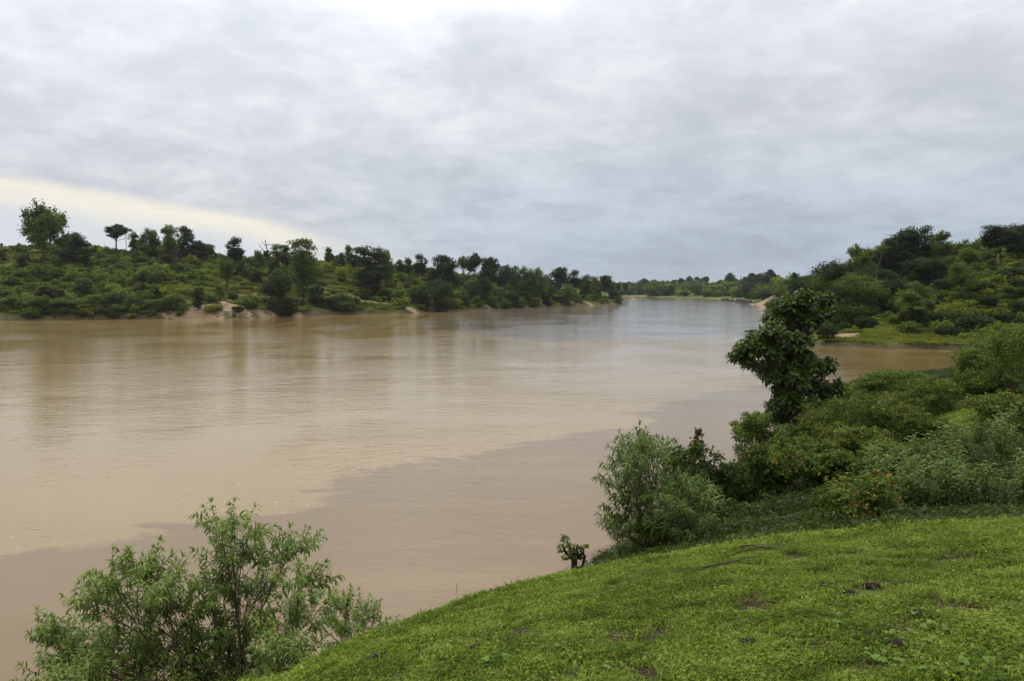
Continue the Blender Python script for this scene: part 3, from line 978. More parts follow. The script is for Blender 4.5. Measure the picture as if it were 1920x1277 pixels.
dead_tree(500, 292, 449, 'bare dead tree with a crooked forked top on the left bank', 5, [(.86, .16, .04), (.7, -.18, .2), (.8, -.1, .16), (.55, .15, .1)], .34, 'dead_tree')
dead_tree(232, 302, 417, 'thin bare pole like dead tree beside the flat topped tree', 6, [(.8, .06, .05), (.88, -.05, .04)], .13, 'dead_tree')

# ---- trees of the bank across the tributary
RT = [
    (1495, 205, 508, 'near_open', 'far_dark', 0.9, 'dark rounded tree, leftmost on the right hill skyline'),
    (1470, 250, 530, 'near_dense', 'far_leaf', 1.1, 'bushy tree at the foot of the right hill above the sand'),
    (1528, 190, 512, 'near_dense', 'far_dark', 1.2, 'bushy dark tree second from left on the right hill skyline'),
    (1548, 182, 500, 'near_dense', 'far_leaf', 1.0, 'lighter bushy tree left of the dark dome on the right hill'),
    (1590, 170, 484, 'near_dense', 'far_dark', 1.15, 'dark dome shaped tree left of the crooked pale trunk'),
    (1622, 168, 452, 'near_open', 'far_leaf', 0.9, 'open tree with a pointed tuft on top left of the big crowns'),
    (1665, 176, 444, 'near_open', 'far_dark', 1.1, 'left one of three big crowns on the right hill skyline'),
    (1703, 178, 429, 'near_round', 'far_dark', 0.95, 'middle and densest of three big crowns on the right hill skyline'),
    (1752, 180, 428, 'near_open', 'far_leaf', 1.0, 'right one of three big crowns, airy against the sky'),
    (1815, 178, 462, 'near_dense', 'far_lite', 1.2, 'fresh green tree in the dip between the big crowns and the huge one'),
    (1782, 172, 478, 'near_dense', 'far_leaf', 1.1, 'bushy tree right below the airy big crown'),
    (1880, 168, 424, 'near_round', 'far_dark', 1.2, 'huge dark tree at the right edge of the photo'),
    (1925, 172, 416, 'near_dense', 'far_dark', 1.2, 'dark tree cut by the right edge of the photo'),
    (1860, 160, 490, 'near_round', 'far_lite', 1.0, 'spreading light green tree under the huge dark one'),
    (1605, 148, 508, 'near_dense', 'far_leaf', 1.15, 'rounded green tree in front of the crooked pale trunk'),
    (1570, 150, 540, 'near_dense', 'far_dark', 1.1, 'dark bushy tree behind the broad leaved tree'),
    (1714, 146, 525, 'near_dense', 'far_lite', 1.2, 'pale dome shaped tree in the middle of the right hill'),
    (1710, 128, 540, 'near_open', 'far_leaf', 1.25, 'tree with a short dark trunk standing nearest the tributary water'),
    (1806, 140, 496, 'near_round', 'far_lite', 0.95, 'feathery spreading tree on a thin leaning trunk mid right hill'),
    (1665, 152, 520, 'near_dense', 'far_dark', 1.2, 'very dark tree behind the pale dome shaped tree'),
    (1770, 152, 520, 'near_dense', 'far_dark', 1.1, 'dark tree between the pale dome and the feathery tree'),
    (1890, 138, 560, 'near_dense', 'far_leaf', 1.1, 'bushy tree low on the right hill at the photo edge'),
    (1640, 160, 500, 'near_dense', 'far_dark', 1.1, 'dark tree filling in under the three big crowns'),
    (1740, 165, 480, 'near_dense', 'far_dark', 1.2, 'dark tree under the right one of the big crowns'),
]
for px, dep, ty, kind, mat, wide, label in RT:
    p = P(px, ty, dep)
    z = g1(h_right, p[0], p[1])
    h = max(p[2] - z, 3.0)
    place_tree(PR[(kind, mat)], 'hill_tree', p[0], p[1], z - 0.1, h, rngT, wide * 1.25 * (12.0 / max(h, 6)) ** .3, label, 'trees on the right hill')
# crooked pale trunk
p = P(1622, 478, 150); z = g1(h_right, p[0], p[1])
tb = MB(); H = p[2] - z
tb.tube([(2.5, 0, -.2), (2.6, 0, .35 * H), (2.4, .1, .62 * H), (2.3, 0, .80 * H), (1.2, .2, .92 * H), (0, 0, H)], [.24, .20, .18, .16, .12, .06], 7)
e = obj('pale_tree', None, None, (p[0], p[1], z)); tag(e, 'crooked pale trunk with a bent top among the dark hill trees', 'tree', 'trees on the right hill')
obj('trunk', tb.data('trunk', M['grey_bark'], True), e)
bb = MB(); bb.tube([(2.3, 0, .80 * H), (3.0, .1, .93 * H), (3.1, 0, 1.05 * H)], [.16, .11, .05], 6); obj('branch', bb.data('branch', M['grey_bark'], True), e)
cb = MB(); rr_ = np.random.default_rng(8)
crown_leaves(cb, [(0, 0, H, 1.3, 1.3, .8), (-1.2, .3, .93 * H, 1.0, 1, .7), (3.2, 0, 1.08 * H, 1.3, 1.3, .8), (1.2, .5, 1.03 * H, 1, 1, .6)], 900, .3, rr_)
obj('crown', cb.data('crown', M['far_leaf']), e)

# ---- wood beyond the bend: trees one can tell apart, then the mass behind
WT = [(1187, 905, 533), (1210, 930, 527), (1228, 950, 530), (1246, 940, 531), (1262, 900, 530), (1277, 900, 526), (1293, 880, 521), (1308, 885, 524), (1322, 880, 523), (1335, 900, 531), (1350, 880, 529),
      (1369, 820, 519), (1384, 860, 532), (1400, 760, 524), (1412, 700, 516), (1428, 690, 513), (1444, 680, 511), (1458, 700, 520), (1470, 660, 528), (1425, 660, 532), (1448, 640, 534), (1398, 780, 535), (1195, 880, 540), (1310, 860, 538), (1275, 870, 538), (1340, 850, 540), (1365, 820, 540)]
WT = WT + [(1180 + 9 * k, 960 + 25 * (k % 3), 530 + 3 * ((k * 7) % 5) - 1) for k in range(32)]
wl = {1293: 'broad dark tree standing out in the middle of the distant wood', 1369: 'tall round tree standing alone above the distant wood',
      1444: 'tallest tree of the distant clump above the sand', 1210: 'small round crown above the left part of the distant wood'}
wk = [('dense', 'wood_leaf'), ('round', 'wood_leaf'), ('open', 'wood_leaf')]
for k, (px, dep, ty) in enumerate(WT):
    p = P(px, ty - 2 - 2 * (k % 3), dep); z = g1(h_right, p[0], p[1]); h = p[2] - z
    place_tree(PR[wk[k % 3] if px not in (1293, 1369, 1444) else wk[1]], 'distant_tree', p[0], p[1], z - .2, h, rngT, 1.25, wl.get(px, 'distant dark green tree in the line of wood beyond the river bend'), 'trees of the distant wood')
for px, dep, ty in [(1040, 660, 528), (1090, 650, 530), (1120, 620, 530), (1160, 640, 529), (1172, 660, 528), (1178, 700, 545), (1165, 600, 545), (1150, 560, 540)]:
    p = P(px, ty, dep); z = g1(h_left, p[0], p[1]); h = max(4, p[2] - z)
    place_tree(PR[wk[px % 3]], 'distant_tree', p[0], p[1], z - .2, h, rngT, 1.2, 'distant tree rising behind the tip of the left bank', 'trees behind the left bank tip')


# dark rocks and two low bushes at the upstream right shore
rngK = np.random.default_rng(41)
for k in range(12):
    px = 1352 + k * 6 + rngK.uniform(-2, 2)
    c = W(px, np.interp(px, [1350, 1385, 1425], [563, 567.0, 572.5]))
    v = []
    for t_ in (0.0, .45, .85):
        for j in range(8):
            a = j / 8 * 6.283; r = (1 - t_ * .75) * rngK.uniform(.75, 1.2)
            v.append((math.cos(a) * r * 3.0, math.sin(a) * r * 2.0, t_ * 1.9 * rngK.uniform(.7, 1.2) - .3))
    v.append((0, 0, 1.5))
    qd = [(i_ * 8 + j, i_ * 8 + (j + 1) % 8, i_ * 8 + 8 + (j + 1) % 8, i_ * 8 + 8 + j) for i_ in range(2) for j in range(8)]
    tag(obj('shore_rock', mesh_np('shore_rock', v, qd, [(16 + j, 16 + (j + 1) % 8, 24) for j in range(8)], None, False, [M['rock']]), None, (c[0] + 1, c[1] + 2, 0), (0, 0, rngK.uniform(0, 6)), rngK.uniform(.7, 1.4)),
        'dark rock at the waterline before the distant sand bank', 'rock', 'rocks on the upstream shore')

# ------------------------------------------------------------------ scattered shrubs
def scatter_gn(name, pts, rots, scl, idx, sources, label, cat, parent=None):
    me = bpy.data.meshes.new(name)
    pts = np.asarray(pts, np.float32)
    me.vertices.add(len(pts)); me.vertices.foreach_set('co', pts.ravel())
    a = me.attributes.new('rot', 'FLOAT_VECTOR', 'POINT'); a.data.foreach_set('vector', np.asarray(rots, np.float32).ravel())
    a = me.attributes.new('scl', 'FLOAT', 'POINT'); a.data.foreach_set('value', np.asarray(scl, np.float32))
    a = me.attributes.new('idx', 'INT', 'POINT'); a.data.foreach_set('value', np.asarray(idx, np.int32))
    o = obj(name, me, parent)
    if parent is None:
        tag(o, label, cat, None, 'stuff')
    else:
        tag(o, None, None, None, 'stuff')
    ng = bpy.data.node_groups.new(name + '_scatter', 'GeometryNodeTree')
    ng.interface.new_socket('Geometry', in_out='INPUT', socket_type='NodeSocketGeometry')
    ng.interface.new_socket('Geometry', in_out='OUTPUT', socket_type='NodeSocketGeometry')
    N = ng.nodes; L = ng.links
    gi = N.new('NodeGroupInput'); go = N.new('NodeGroupOutput')
    iop = N.new('GeometryNodeInstanceOnPoints')
    jn = N.new('GeometryNodeJoinGeometry')
    for s in sources:
        oi = N.new('GeometryNodeObjectInfo'); oi.transform_space = 'ORIGINAL'
        oi.inputs['Object'].default_value = s
        oi.inputs['As Instance'].default_value = True
        L.new(oi.outputs['Geometry'], jn.inputs[0])
    L.new(gi.outputs[0], iop.inputs['Points'])
    L.new(jn.outputs[0], iop.inputs['Instance'])
    iop.inputs['Pick Instance'].default_value = True
    for nm, ty, sock in (('idx', 'INT', 'Instance Index'), ('rot', 'FLOAT_VECTOR', 'Rotation'), ('scl', 'FLOAT', 'Scale')):
        na = N.new('GeometryNodeInputNamedAttribute'); na.data_type = ty
        na.inputs['Name'].default_value = nm
        L.new(na.outputs['Attribute'], iop.inputs[sock])
    L.new(iop.outputs[0], go.inputs[0])
    md = o.modifiers.new('scatter', 'NODES'); md.node_group = ng
    return o


def shrub_mesh(seed, n, leaf, mat, w=1.0, h=0.7, nl=6, flat=0.75, subs=9):
    rng = np.random.default_rng(seed)
    lobes = [(0, 0, h * .5, w * .55, w * .55, h * .45)]
    for k in range(nl):
        a = k / nl * 6.283 + rng.uniform(-.4, .4); r = rng.uniform(.35, .65) * w
        s = rng.uniform(.3, .48) * w
        lobes.append((r * math.cos(a), r * math.sin(a), h * rng.uniform(.3, .75), s, s, s * h / w * .9))
    mb = MB()
    crown_leaves(mb, lobes, n, leaf, rng, subs=subs + 4, spread=.22, flat=flat)
    # short woody stems
    sb = []
    for k in range(5):
        L = lobes[(k + 1) % len(lobes)]
    v = np.vstack(mb.v); v[:, 2] = np.maximum(v[:, 2], -0.05)
    return mesh_np('shrub', v, np.vstack(mb.q), None, {'tint': np.concatenate(mb.a)}, False, [M[mat]])


SH = [shrub_mesh(101, 900, .20, 'shrub', 1.0, .95), shrub_mesh(102, 900, .20, 'shrub', 1.0, 1.25), shrub_mesh(103, 800, .21, 'shrub', 1.0, .75), shrub_mesh(104, 900, .20, 'far_leaf', 1.0, 1.3),
      shrub_mesh(105, 900, .21, 'far_dark', 1.0, 1.2), shrub_mesh(106, 800, .20, 'far_lite', 1.0, 1.0)]


def scatter_shrubs(fn, x0, x1, y0, y1, want, dmin, dmax, dens, smin, smax, seed, name, label, group, mass_name, mass_label, maxn=300, weights=(.24, .20, .18, .16, .14, .08)):
    rng = np.random.default_rng(seed)
    x = rng.uniform(x0, x1, want); y = rng.uniform(y0, y1, want)
    z, d = fn(x, y)
    ok = (d > dmin) & (d < dmax) & (z > 0.3)
    ok &= rng.random(want) < dens(x, y, d)
    px = 960 + F * x / np.maximum(y, 1)
    ok &= (px > -60) & (px < 1990)
    x, y, z, d = x[ok], y[ok], z[ok], d[ok]
    px_ = px[ok]
    s = (smin + (smax - smin) * rng.random(len(x)) ** 1.4) * (1 + 0.5 * (rng.random(len(x)) < .12))
    idx = rng.choice(len(SH), len(x), p=weights)
    rot = rng.uniform(0, 6.283, len(x))
    order = np.argsort(-s / np.hypot(x, y))
    src = {}
    for k in order[:maxn]:
        o = obj(name, SH[idx[k]], None, (x[k], y[k], z[k] - .05 * s[k]), (0, 0, rot[k]), (s[k], s[k], s[k] * rng.uniform(.75, 1.15)))
        tag(o, label(px_[k], d[k]) if callable(label) else label, 'shrub', group)
        src.setdefault(int(idx[k]), o)
    rest = order[maxn:]
    if len(rest):
        ks = sorted(src)
        mp = {k: i for i, k in enumerate(ks)}
        sel = np.array([mp.get(int(idx[k]), 0) for k in rest])
        scatter_gn(mass_name, np.stack([x, y, z - .05 * s], 1)[rest], np.stack([0 * rot, 0 * rot, rot], 1)[rest], s[rest], sel, [src[k] for k in ks], mass_label, 'undergrowth')
    return len(x)


def labL(px, d):
    w = ['below the highest tree', 'left of the sandy slip', 'right of the sandy slip', 'left of the umbrella trees', 'near the river bend'][int(np.searchsorted([150, 430, 700, 890], px))]
    h = 'at the waterline' if d < 8 else ('low on the slope' if d < 40 else 'high on the slope')
    return 'green shrub %s of the left bank %s' % (h, w)


def labR(px, d):
    w = ['left part', 'middle', 'right part'][int(np.searchsorted([1600, 1760], px))]
    h = 'beside the tributary' if d < 15 else ('half way up' if d < 45 else 'high up')
    return 'green shrub %s on the %s of the right hill' % (h, w)


def densL(x, y, d):
    n = fbm(x * .022, y * .03, 61, 4)
    px = 960 + F * x / y
    base = np.interp(px, [0, 350, 480, 640, 800, 900, 1165], [.95, .85, .55, .32, .5, .95, 1.0])
    open_ = sstep(.05, .22, n)
    sl = soil_left(x, y, 0 * x, d)[1]
    return np.clip(base * (1 - .85 * open_), 0, 1) * np.where(sl < .1, 1, .3) * np.where(d < 5, 1.0, .9)


nl_ = scatter_shrubs(h_left, -260, 110, 205, 480, 19000, 0.5, 120, densL, 0.5, 2.7, 5, 'bank_shrub', labL, 'shrubs on the opposite bank',
                     'bank_undergrowth', 'mass of low green bushes clothing the opposite left bank')


def densR(x, y, d):
    n = fbm(x * .03, y * .03, 63, 3)
    return np.clip(1 - .7 * sstep(.1, .3, n), 0, 1) * (soil_right(x, y, 0 * x, d)[1] < .1) * np.where((d < 16) & (x < 66), .12, 1) * (1 - .9 * np.clip(1.6 * blob(x, y, 106, 165, 11, 22), 0, 1))


nr_ = scatter_shrubs(h_right, 45, 190, 108, 420, 11000, 0.6, 110, densR, .5, 2.2, 6, 'hill_shrub', labR, 'shrubs on the right hill',
                     'hill_undergrowth', 'mass of low green bushes clothing the right hill', 220, (.06, .08, .05, .38, .40, .03))
for px, py, s_, lab in ((1438, 580, 2.6, 'upper one of two round bushes at the water below the distant sand'), (1434, 591, 2.0, 'lower one of two round bushes at the water below the distant sand')):
    c = W(px, py)
    tag(obj('shore_bush', SH[1], None, (c[0] + 1.5, c[1] + 1, g1(h_right, c[0] + 1.5, c[1] + 1) - .1), (0, 0, px), s_), lab, 'shrub', 'bushes on the upstream shore')
nf_ = scatter_shrubs(h_right, -150, 520, 480, 1150, 5000, 10, 260, lambda x, y, d: np.full(len(x), .9), 4.0, 8.0, 7, 'distant_bush', 'distant dark bush under the wood beyond the river bend', 'bushes under the distant wood',
                     'distant_wood', 'distant wood closing the view beyond the river bend', 60, (.0, .2, .0, .3, .5, .0))
nb_ = scatter_shrubs(h_left, -420, 110, 330, 760, 1500, 110, 400, lambda x, y, d: np.full(len(x), .5), 1.4, 2.8, 8, 'plateau_bush', 'dark bush on the plateau behind the left bank trees', 'bushes on the plateau',
                     'plateau_wood', 'line of wood behind the left bank trees', 40, (.0, .2, .0, .4, .4, .0))


def bank_grass(fn, name, label, want, x0, x1, y0, y1, dmax, seed, soilf, hscale):
    rng = np.random.default_rng(seed)
    x = rng.uniform(x0, x1, want); y = rng.uniform(y0, y1, want)
    z, d = fn(x, y)
    px = 960 + F * x / y
    so_, sa_ = soilf(x, y, z, d)
    ok = (d > 1.2) & (d < dmax) & (px > -40) & (px < 1960) & (sa_ < .2) & (rng.random(want) > so_ * .8)
    x, y, z = x[ok], y[ok], z[ok]
    e = obj(name, None); tag(e, label, 'grass', None, 'stuff')
    src = []
    for k in range(3):
        r2 = np.random.default_rng(seed + 5 + k); n = 260
        rr = 1.6 * np.sqrt(r2.random(n)); a = r2.uniform(0, 6.283, n); hh = r2.uniform(.25, .8, n) * hscale
        nr = r2.normal(size=(n, 3)) * np.array([1, 1, .45]); nr /= np.linalg.norm(nr, axis=1)[:, None]
        mb = MB(); leaf_quads(mb, np.stack([rr * np.cos(a), rr * np.sin(a), hh * .45], 1), nr, hh, .35, r2, np.clip(r2.normal(.5, .2, n), 0, 1))
        src.append(obj('grass_clump', mb.data('grass_clump', M['bank_grass']), e, (x[k], y[k], z[k]), (0, 0, k)))
    rot = rng.uniform(0, 6.283, len(x))
    scatter_gn('grass_clumps', np.stack([x, y, z], 1)[3:], np.stack([0 * rot, 0 * rot, rot], 1)[3:], rng.uniform(.6, 1.3, len(x))[3:], rng.integers(0, 3, len(x))[3:], src, None, None, e)


bank_grass(h_left, 'slope_grass', 'rough yellowish grass between the shrubs of the left bank', 26000, -260, 110, 205, 480, 130, 21, soil_left, 1.0)
bank_grass(h_right, 'hill_grass', 'rough green grass between the shrubs of the right hill', 14000, 45, 190, 108, 330, 110, 22, soil_right, .7)
print('shrubs', nl_, nr_, nf_, nb_)


# ------------------------------------------------------------------ foreground
def ground_hit(px, py, dmin=3.0, dmax=80.0):
    """where the sight line through a photo pixel meets the near bank"""
    ds = np.arange(dmin, dmax, 0.1)
    d = ray(px, py)
    x = d[0] / d[1] * ds; z = CAM_H + d[2] / d[1] * ds
    g, _ = h_near(x, ds)
    k = np.argmax(g >= z)
    if g[k] < z[k]:
        k = len(ds) - 1
    return np.array([x[k], ds[k], g[k]])


def gz(x, y):
    return g1(h_near, x, y)


def leaf_strip(mb, base, d, nrm, L, Wd, droop, tint, prof=(0.25, 1.0, 0.85, 0.5)):
    p = np.array(base, float); d = np.array(d, float); d /= np.linalg.norm(d) + 1e-9
    n = len(prof); st = L / n
    vs = []
    for i in range(n):
        s = np.cross(d, nrm); s /= np.linalg.norm(s) + 1e-9
        u = np.cross(s, d)
        w = Wd * 0.5 * prof[i]
        vs += [p - s * w + u * w * .35, p + s * w + u * w * .35]
        p = p + d * st
        d = d + np.array([0, 0, -droop]); d /= np.linalg.norm(d) + 1e-9
    vs.append(p)
    q = [(2 * i, 2 * i + 1, 2 * i + 3, 2 * i + 2) for i in range(n - 1)]
    mb.add(np.array(vs), q, [(2 * n - 2, 2 * n - 1, 2 * n)], tint)


def spray_mesh(seed, elev, mat, twig=0.27, nleaf=15, L=0.112, Wd=0.027, droop=0.40, whorl=6, prof=(0.25, 1.0, 0.85, 0.5), name='leaf_spray', spread=55, lean=0.0):
    rng = np.random.default_rng(seed)
    mb = MB()
    e = math.radians(elev)
    ax = np.array([math.cos(e), 0, math.sin(e)])
    t = np.linspace(0, 1, 5)[:, None]
    path = ax * t * twig + np.array([0, 0, 1]) * (t ** 2) * twig * 0.12
    mb.tube(path, np.linspace(.0045, .002, 5) * (twig / .34), 4, True, 0.15)
    up = np.array([0, 0, 1.0])
    side = np.array([0, 1.0, 0]); oth = np.cross(ax, side)
    for k in range(nleaf + whorl):
        f = (0.15 + 0.8 * k / nleaf) if k < nleaf else 1.0
        b = path[0] * 0 + ax * f * twig + up * f * f * twig * .12
        a = k * 2.4 + rng.uniform(-.4, .4)
        sp_ = math.radians(rng.normal(spread, 12)) if k < nleaf else math.radians(rng.uniform(15, 60))
        d = ax * math.cos(sp_) + (side * math.cos(a) + oth * math.sin(a)) * math.sin(sp_)
        d[2] += lean
        nrm = up + rng.normal(size=3) * .25
        s = rng.uniform(.7, 1.2) * (1.0 if k < nleaf else .85)
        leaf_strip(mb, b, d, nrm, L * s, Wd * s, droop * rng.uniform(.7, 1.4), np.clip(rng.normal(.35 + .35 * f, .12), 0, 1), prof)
    return mb.data(name, M[mat])


def bake(mb, me, mat4, tint_off=0.0):
    n = len(me.vertices)
    co = np.empty(n * 3, np.float32); me.vertices.foreach_get('co', co); co = co.reshape(-1, 3)
    at = np.empty(n, np.float32); me.attributes['tint'].data.foreach_get('value', at)
    v = co @ mat4[:3, :3].T + mat4[:3, 3]
    q = []; t = []
    for p_ in me.polygons:
        (q if len(p_.vertices) == 4 else t).append(tuple(p_.vertices))
    mb.add(v, q, t, np.clip(at + tint_off, 0, 1))


_bk = {}


def bake_fast(mb, me, mat4, tint_off=0.0):
    if me.name not in _bk:
        n = len(me.vertices)
        co = np.empty(n * 3, np.float32); me.vertices.foreach_get('co', co)
        at = np.empty(n, np.float32); me.attributes['tint'].data.foreach_get('value', at)
        q = [tuple(p_.vertices) for p_ in me.polygons if len(p_.vertices) == 4]
        t = [tuple(p_.vertices) for p_ in me.polygons if len(p_.vertices) == 3]
        _bk[me.name] = (co.reshape(-1, 3), at, np.array(q), np.array(t))
    co, at, q, t = _bk[me.name]
    mb.add(co @ mat4[:3, :3].T + mat4[:3, 3], q, t, np.clip(at + tint_off, 0, 1))


def spray_plant(name, label, cat, base, clusters, sprays, per, rng, stem_r, spray_name, nobj, spray_scale=(.8, 1.25), woody='twig', depth_sd=.45, group=None, stem_sides=6, nstems=1, trunk=None, jit=0.9):
    """clusters: (centre xyz, radius m). Branches run from the base to every cluster, sprays sit on twigs through it"""
    e = obj(name, None, None, tuple(base))
    tag(e, label, cat, group)
    base = np.array(base, float)
    sb = MB()
    spots = []
    for i, (c, r) in enumerate(clusters):
        c = np.array(c, float) - base
        b0 = rng.normal(size=3) * np.array([.06, .06, 0]) * nstems
        if trunk is not None:
            k = int(np.argmin(np.linalg.norm(trunk - c + np.array([0, 0, .3 * np.linalg.norm(c)]), axis=1)))
            b0 = trunk[k]
        path = limb_path(b0, c, rng, .07, 6)
        path[1:-1] += rng.normal(size=(4, 3)) * r * .06
        L = np.linalg.norm(c - b0)
        sb.tube(path, np.linspace(stem_r, stem_r * .3, 6), stem_sides, True, .5)
        m = max(3, int(per * (r / np.mean([q[1] for q in clusters])) ** 1.6))
        for k in range(m):
            d = rng.normal(size=3); d /= np.linalg.norm(d)
            d[2] = abs(d[2]) * .9 - .35 * rng.random()
            pos = c + d * r * (rng.random() ** .5) * jit
            f = rng.uniform(.55, 1.0); j = f * 5; j0 = int(min(j, 4))
            a = path[j0] * (1 - (j - j0)) + path[j0 + 1] * (j - j0)
            tw = limb_path(a, pos, rng, .08, 4)
            sb.tube(tw, np.linspace(stem_r * .28, stem_r * .10, 4), 4, False, .5)
            spots.append((pos, d))
    obj('stem', sb.data('stem', M[woody], True), e)
    order = sorted(range(len(spots)), key=lambda k: spots[k][0][1])       # those nearest the viewer first
    mb = MB()
    for n_, k in enumerate(order):
        pos, d = spots[k]
        yaw = math.atan2(d[1], d[0]) + rng.normal() * .5
        ev = 0 if d[2] < .0 else (1 if d[2] < .5 else 2)
        me = sprays[ev][rng.integers(len(sprays[ev]))]
        s = rng.uniform(*spray_scale)
        if n_ < nobj:
            obj(spray_name, me, e, tuple(pos), (rng.normal() * .12, rng.normal() * .12, yaw), s)
        else:
            cz, sz = math.cos(yaw), math.sin(yaw)
            m4 = np.eye(4); m4[:3, :3] = np.array([[cz, -sz, 0], [sz, cz, 0], [0, 0, 1]]) * s; m4[:3, 3] = pos
            bake_fast(mb, me, m4, rng.normal() * .06)
    if mb.n:
        f = obj('foliage', mb.data('foliage', sprays[0][0].materials[0]), e)
        f['kind'] = 'stuff'
    return e


def px_clusters(lst, depth, rng, sd):
    out = []
    for px, py, r in lst:
        dp = depth + rng.normal() * sd
        out.append((P(px, py, dp), r / F * dp))
    return out


# -- the leafy bush at the lower left, rooted on the slope below the brow
rngB = np.random.default_rng(404)
SP = [[spray_mesh(900 + 10 * j + k, el, 'bush') for k in range(4)] for j, el in enumerate((12, 38, 66))]
cl = [(415, 982, 30), (455, 990, 30), (440, 1040, 46), (500, 1040, 30), (560, 1012, 26), (535, 1030, 24), (400, 1095, 46), (470, 1110, 56), (560, 1085, 42), (585, 1130, 34), (540, 1165, 52),
      (265, 1065, 36), (225, 1085, 44), (310, 1085, 44), (190, 1125, 44), (265, 1140, 56), (340, 1145, 56), (120, 1190, 40), (72, 1178, 18), (165, 1215, 56), (110, 1255, 52), (230, 1215, 62),
      (330, 1230, 74), (430, 1185, 66), (440, 1250, 74), (540, 1235, 56), (245, 1275, 66), (370, 1290, 74), (500, 1290, 60), (150, 1290, 60)]
b0 = P(440, 1277, 8.2); bz = gz(b0[0], b0[1])
bush = spray_plant('leafy_bush', 'large bright green bush with drooping narrow leaves at the lower left', 'bush', (b0[0], b0[1], bz - .05),
                   px_clusters([(a, b + 20, r * .88) for a, b, r in cl], 8.1, rngB, .38), SP, 30, rngB, .011, 'leaf_spray', 300, (.6, 1.05), nstems=2)
kb = MB()
an = np.linspace(0, 2 * np.pi, 9)[:-1]
for zz, rr in ((-.035, .012), (-.015, .034), (.012, .036), (.035, .016)):
    kb.v.append(np.stack([np.cos(an) * rr, np.sin(an) * rr, np.full(8, zz)], 1)); kb.a.append(np.full(8, .5))
for r_ in range(3):
    kb.q.append(np.array([(r_ * 8 + k, r_ * 8 + (k + 1) % 8, r_ * 8 + 8 + (k + 1) % 8, r_ * 8 + 8 + k) for k in range(8)]))
kb.n = 32
kp = P(472, 1220, 7.55) - np.array([b0[0], b0[1], bz - .05])
obj('knot', kb.data('knot', M['dark_wood'], True), bush, tuple(kp))
# -- low shrub between it and the meadow
b1 = P(675, 1205, 7.9)
spray_plant('low_shrub', 'small thin shrub between the large leafy bush and the meadow edge', 'shrub', (b1[0], b1[1], gz(b1[0], b1[1]) - .03),
            px_clusters([(645, 1150, 18), (680, 1150, 16), (660, 1180, 28), (700, 1178, 22), (720, 1185, 14), (640, 1200, 25)], 7.9, rngB, .15), SP, 13, rngB, .006, 'leaf_spray', 90, (.5, .75))

# -- willowy shrub on the shore, mid right
rngW = np.random.default_rng(505)
SW = [[spray_mesh(930 + 10 * j + k, el, 'willow', .36, 18, .145, .030, .42, 7) for k in range(4)] for j, el in enumerate((10, 36, 64))]
wb = ground_hit(1245, 1062)
wd = float(np.clip(wb[1] + 0.5, 14.5, 19.0))
wx = P(1240, 1000, wd)[0]
wcl = [(1178, 838, 26), (1205, 845, 20), (1222, 850, 16), (1155, 862, 20), (1190, 872, 32), (1148, 905, 20), (1185, 910, 30), (1160, 940, 26), (1215, 935, 36), (1150, 985, 24), (1185, 985, 40),
       (1235, 985, 48), (1262, 905, 34), (1280, 945, 44), (1245, 1035, 44), (1295, 1005, 40), (1180, 1035, 36), (1300, 1040, 36)]
spray_plant('willowy_shrub', 'tall willowy shrub with drooping narrow leaves on the shore beyond the meadow', 'shrub', (wx, wd, gz(wx, wd) - .05),
            px_clusters([(a + 14, b + 12, r) for a, b, r in wcl], wd, rngW, .7), SW, 30, rngW, .014, 'leaf_spray', 300, (.7, 1.15), nstems=4)

# -- broad leaved tree on the spur
rngG = np.random.default_rng(606)
SG = [[spray_mesh(960 + 10 * j + k, el, 'big_leaf', .26, 6, .31, .135, .36, 7, (0.3, .8, 1.0, .7), 'leaf_rosette', 70) for k in range(4)] for j, el in enumerate((20, 45, 72))]
gd = 37.0
gb = P(1478, 860, gd); gzb = gz(gb[0], gb[1])
tip = P(1512, 590, gd) - np.array([gb[0], gb[1], gzb])
tk = np.array([[0, 0, -.2], [.1, 0, .16 * tip[2]], [.05, .1, .34 * tip[2]], [-.05, 0, .5 * tip[2]], [.2, 0, .68 * tip[2]], [.55, .1, .84 * tip[2]], tip])
gcl = [(1512, 572, 26), (1545, 570, 20), (1478, 580, 26), (1540, 600, 22), (1500, 605, 34), (1460, 605, 26), (1448, 635, 30), (1490, 640, 36), (1420, 645, 26), (1435, 665, 32), (1395, 662, 20), (1385, 680, 16),
       (1412, 690, 22), (1470, 680, 38), (1505, 680, 28), (1448, 710, 30), (1490, 718, 34), (1522, 700, 20), (1548, 685, 11), (1555, 700, 9), (1525, 735, 28), (1470, 745, 26), (1500, 765, 36), (1545, 750, 28),
       (1520, 605, 22), (1500, 650, 22), (1455, 770, 18), (1480, 800, 34), (1530, 790, 34), (1450, 790, 16), (1565, 735, 16)]
gt = spray_plant('broad_leaved_tree', 'dark broad leaved tree leaning left over the river on the near spur', 'tree', (gb[0], gb[1], gzb), px_clusters([(a, b, r * .8) for a, b, r in gcl], gd, rngG, .6), SG, 46, rngG, .05, 'leaf_rosette', 300, (.6, 1.25), 'bark', trunk=tk)
tb = MB(); tb.tube(tk, [.19, .16, .14, .12, .10, .07, .04], 8); obj('trunk', tb.data('trunk', M['bark'], True), gt)
rb = MB()
for px, py in ((1512, 560), (1555, 677), (1538, 562)):
    c = P(px, py, gd - .2) - np.array([gb[0], gb[1], gzb])
    for k in range(6):
        leaf_strip(rb, c, rngG.normal(size=3) + np.array([0, 0, 1.2]), np.array([0, 1, .3]), .16, .06, .15, .5)
obj('young_red_leaves', rb.data('young_red_leaves', M['red_leaf']), gt)


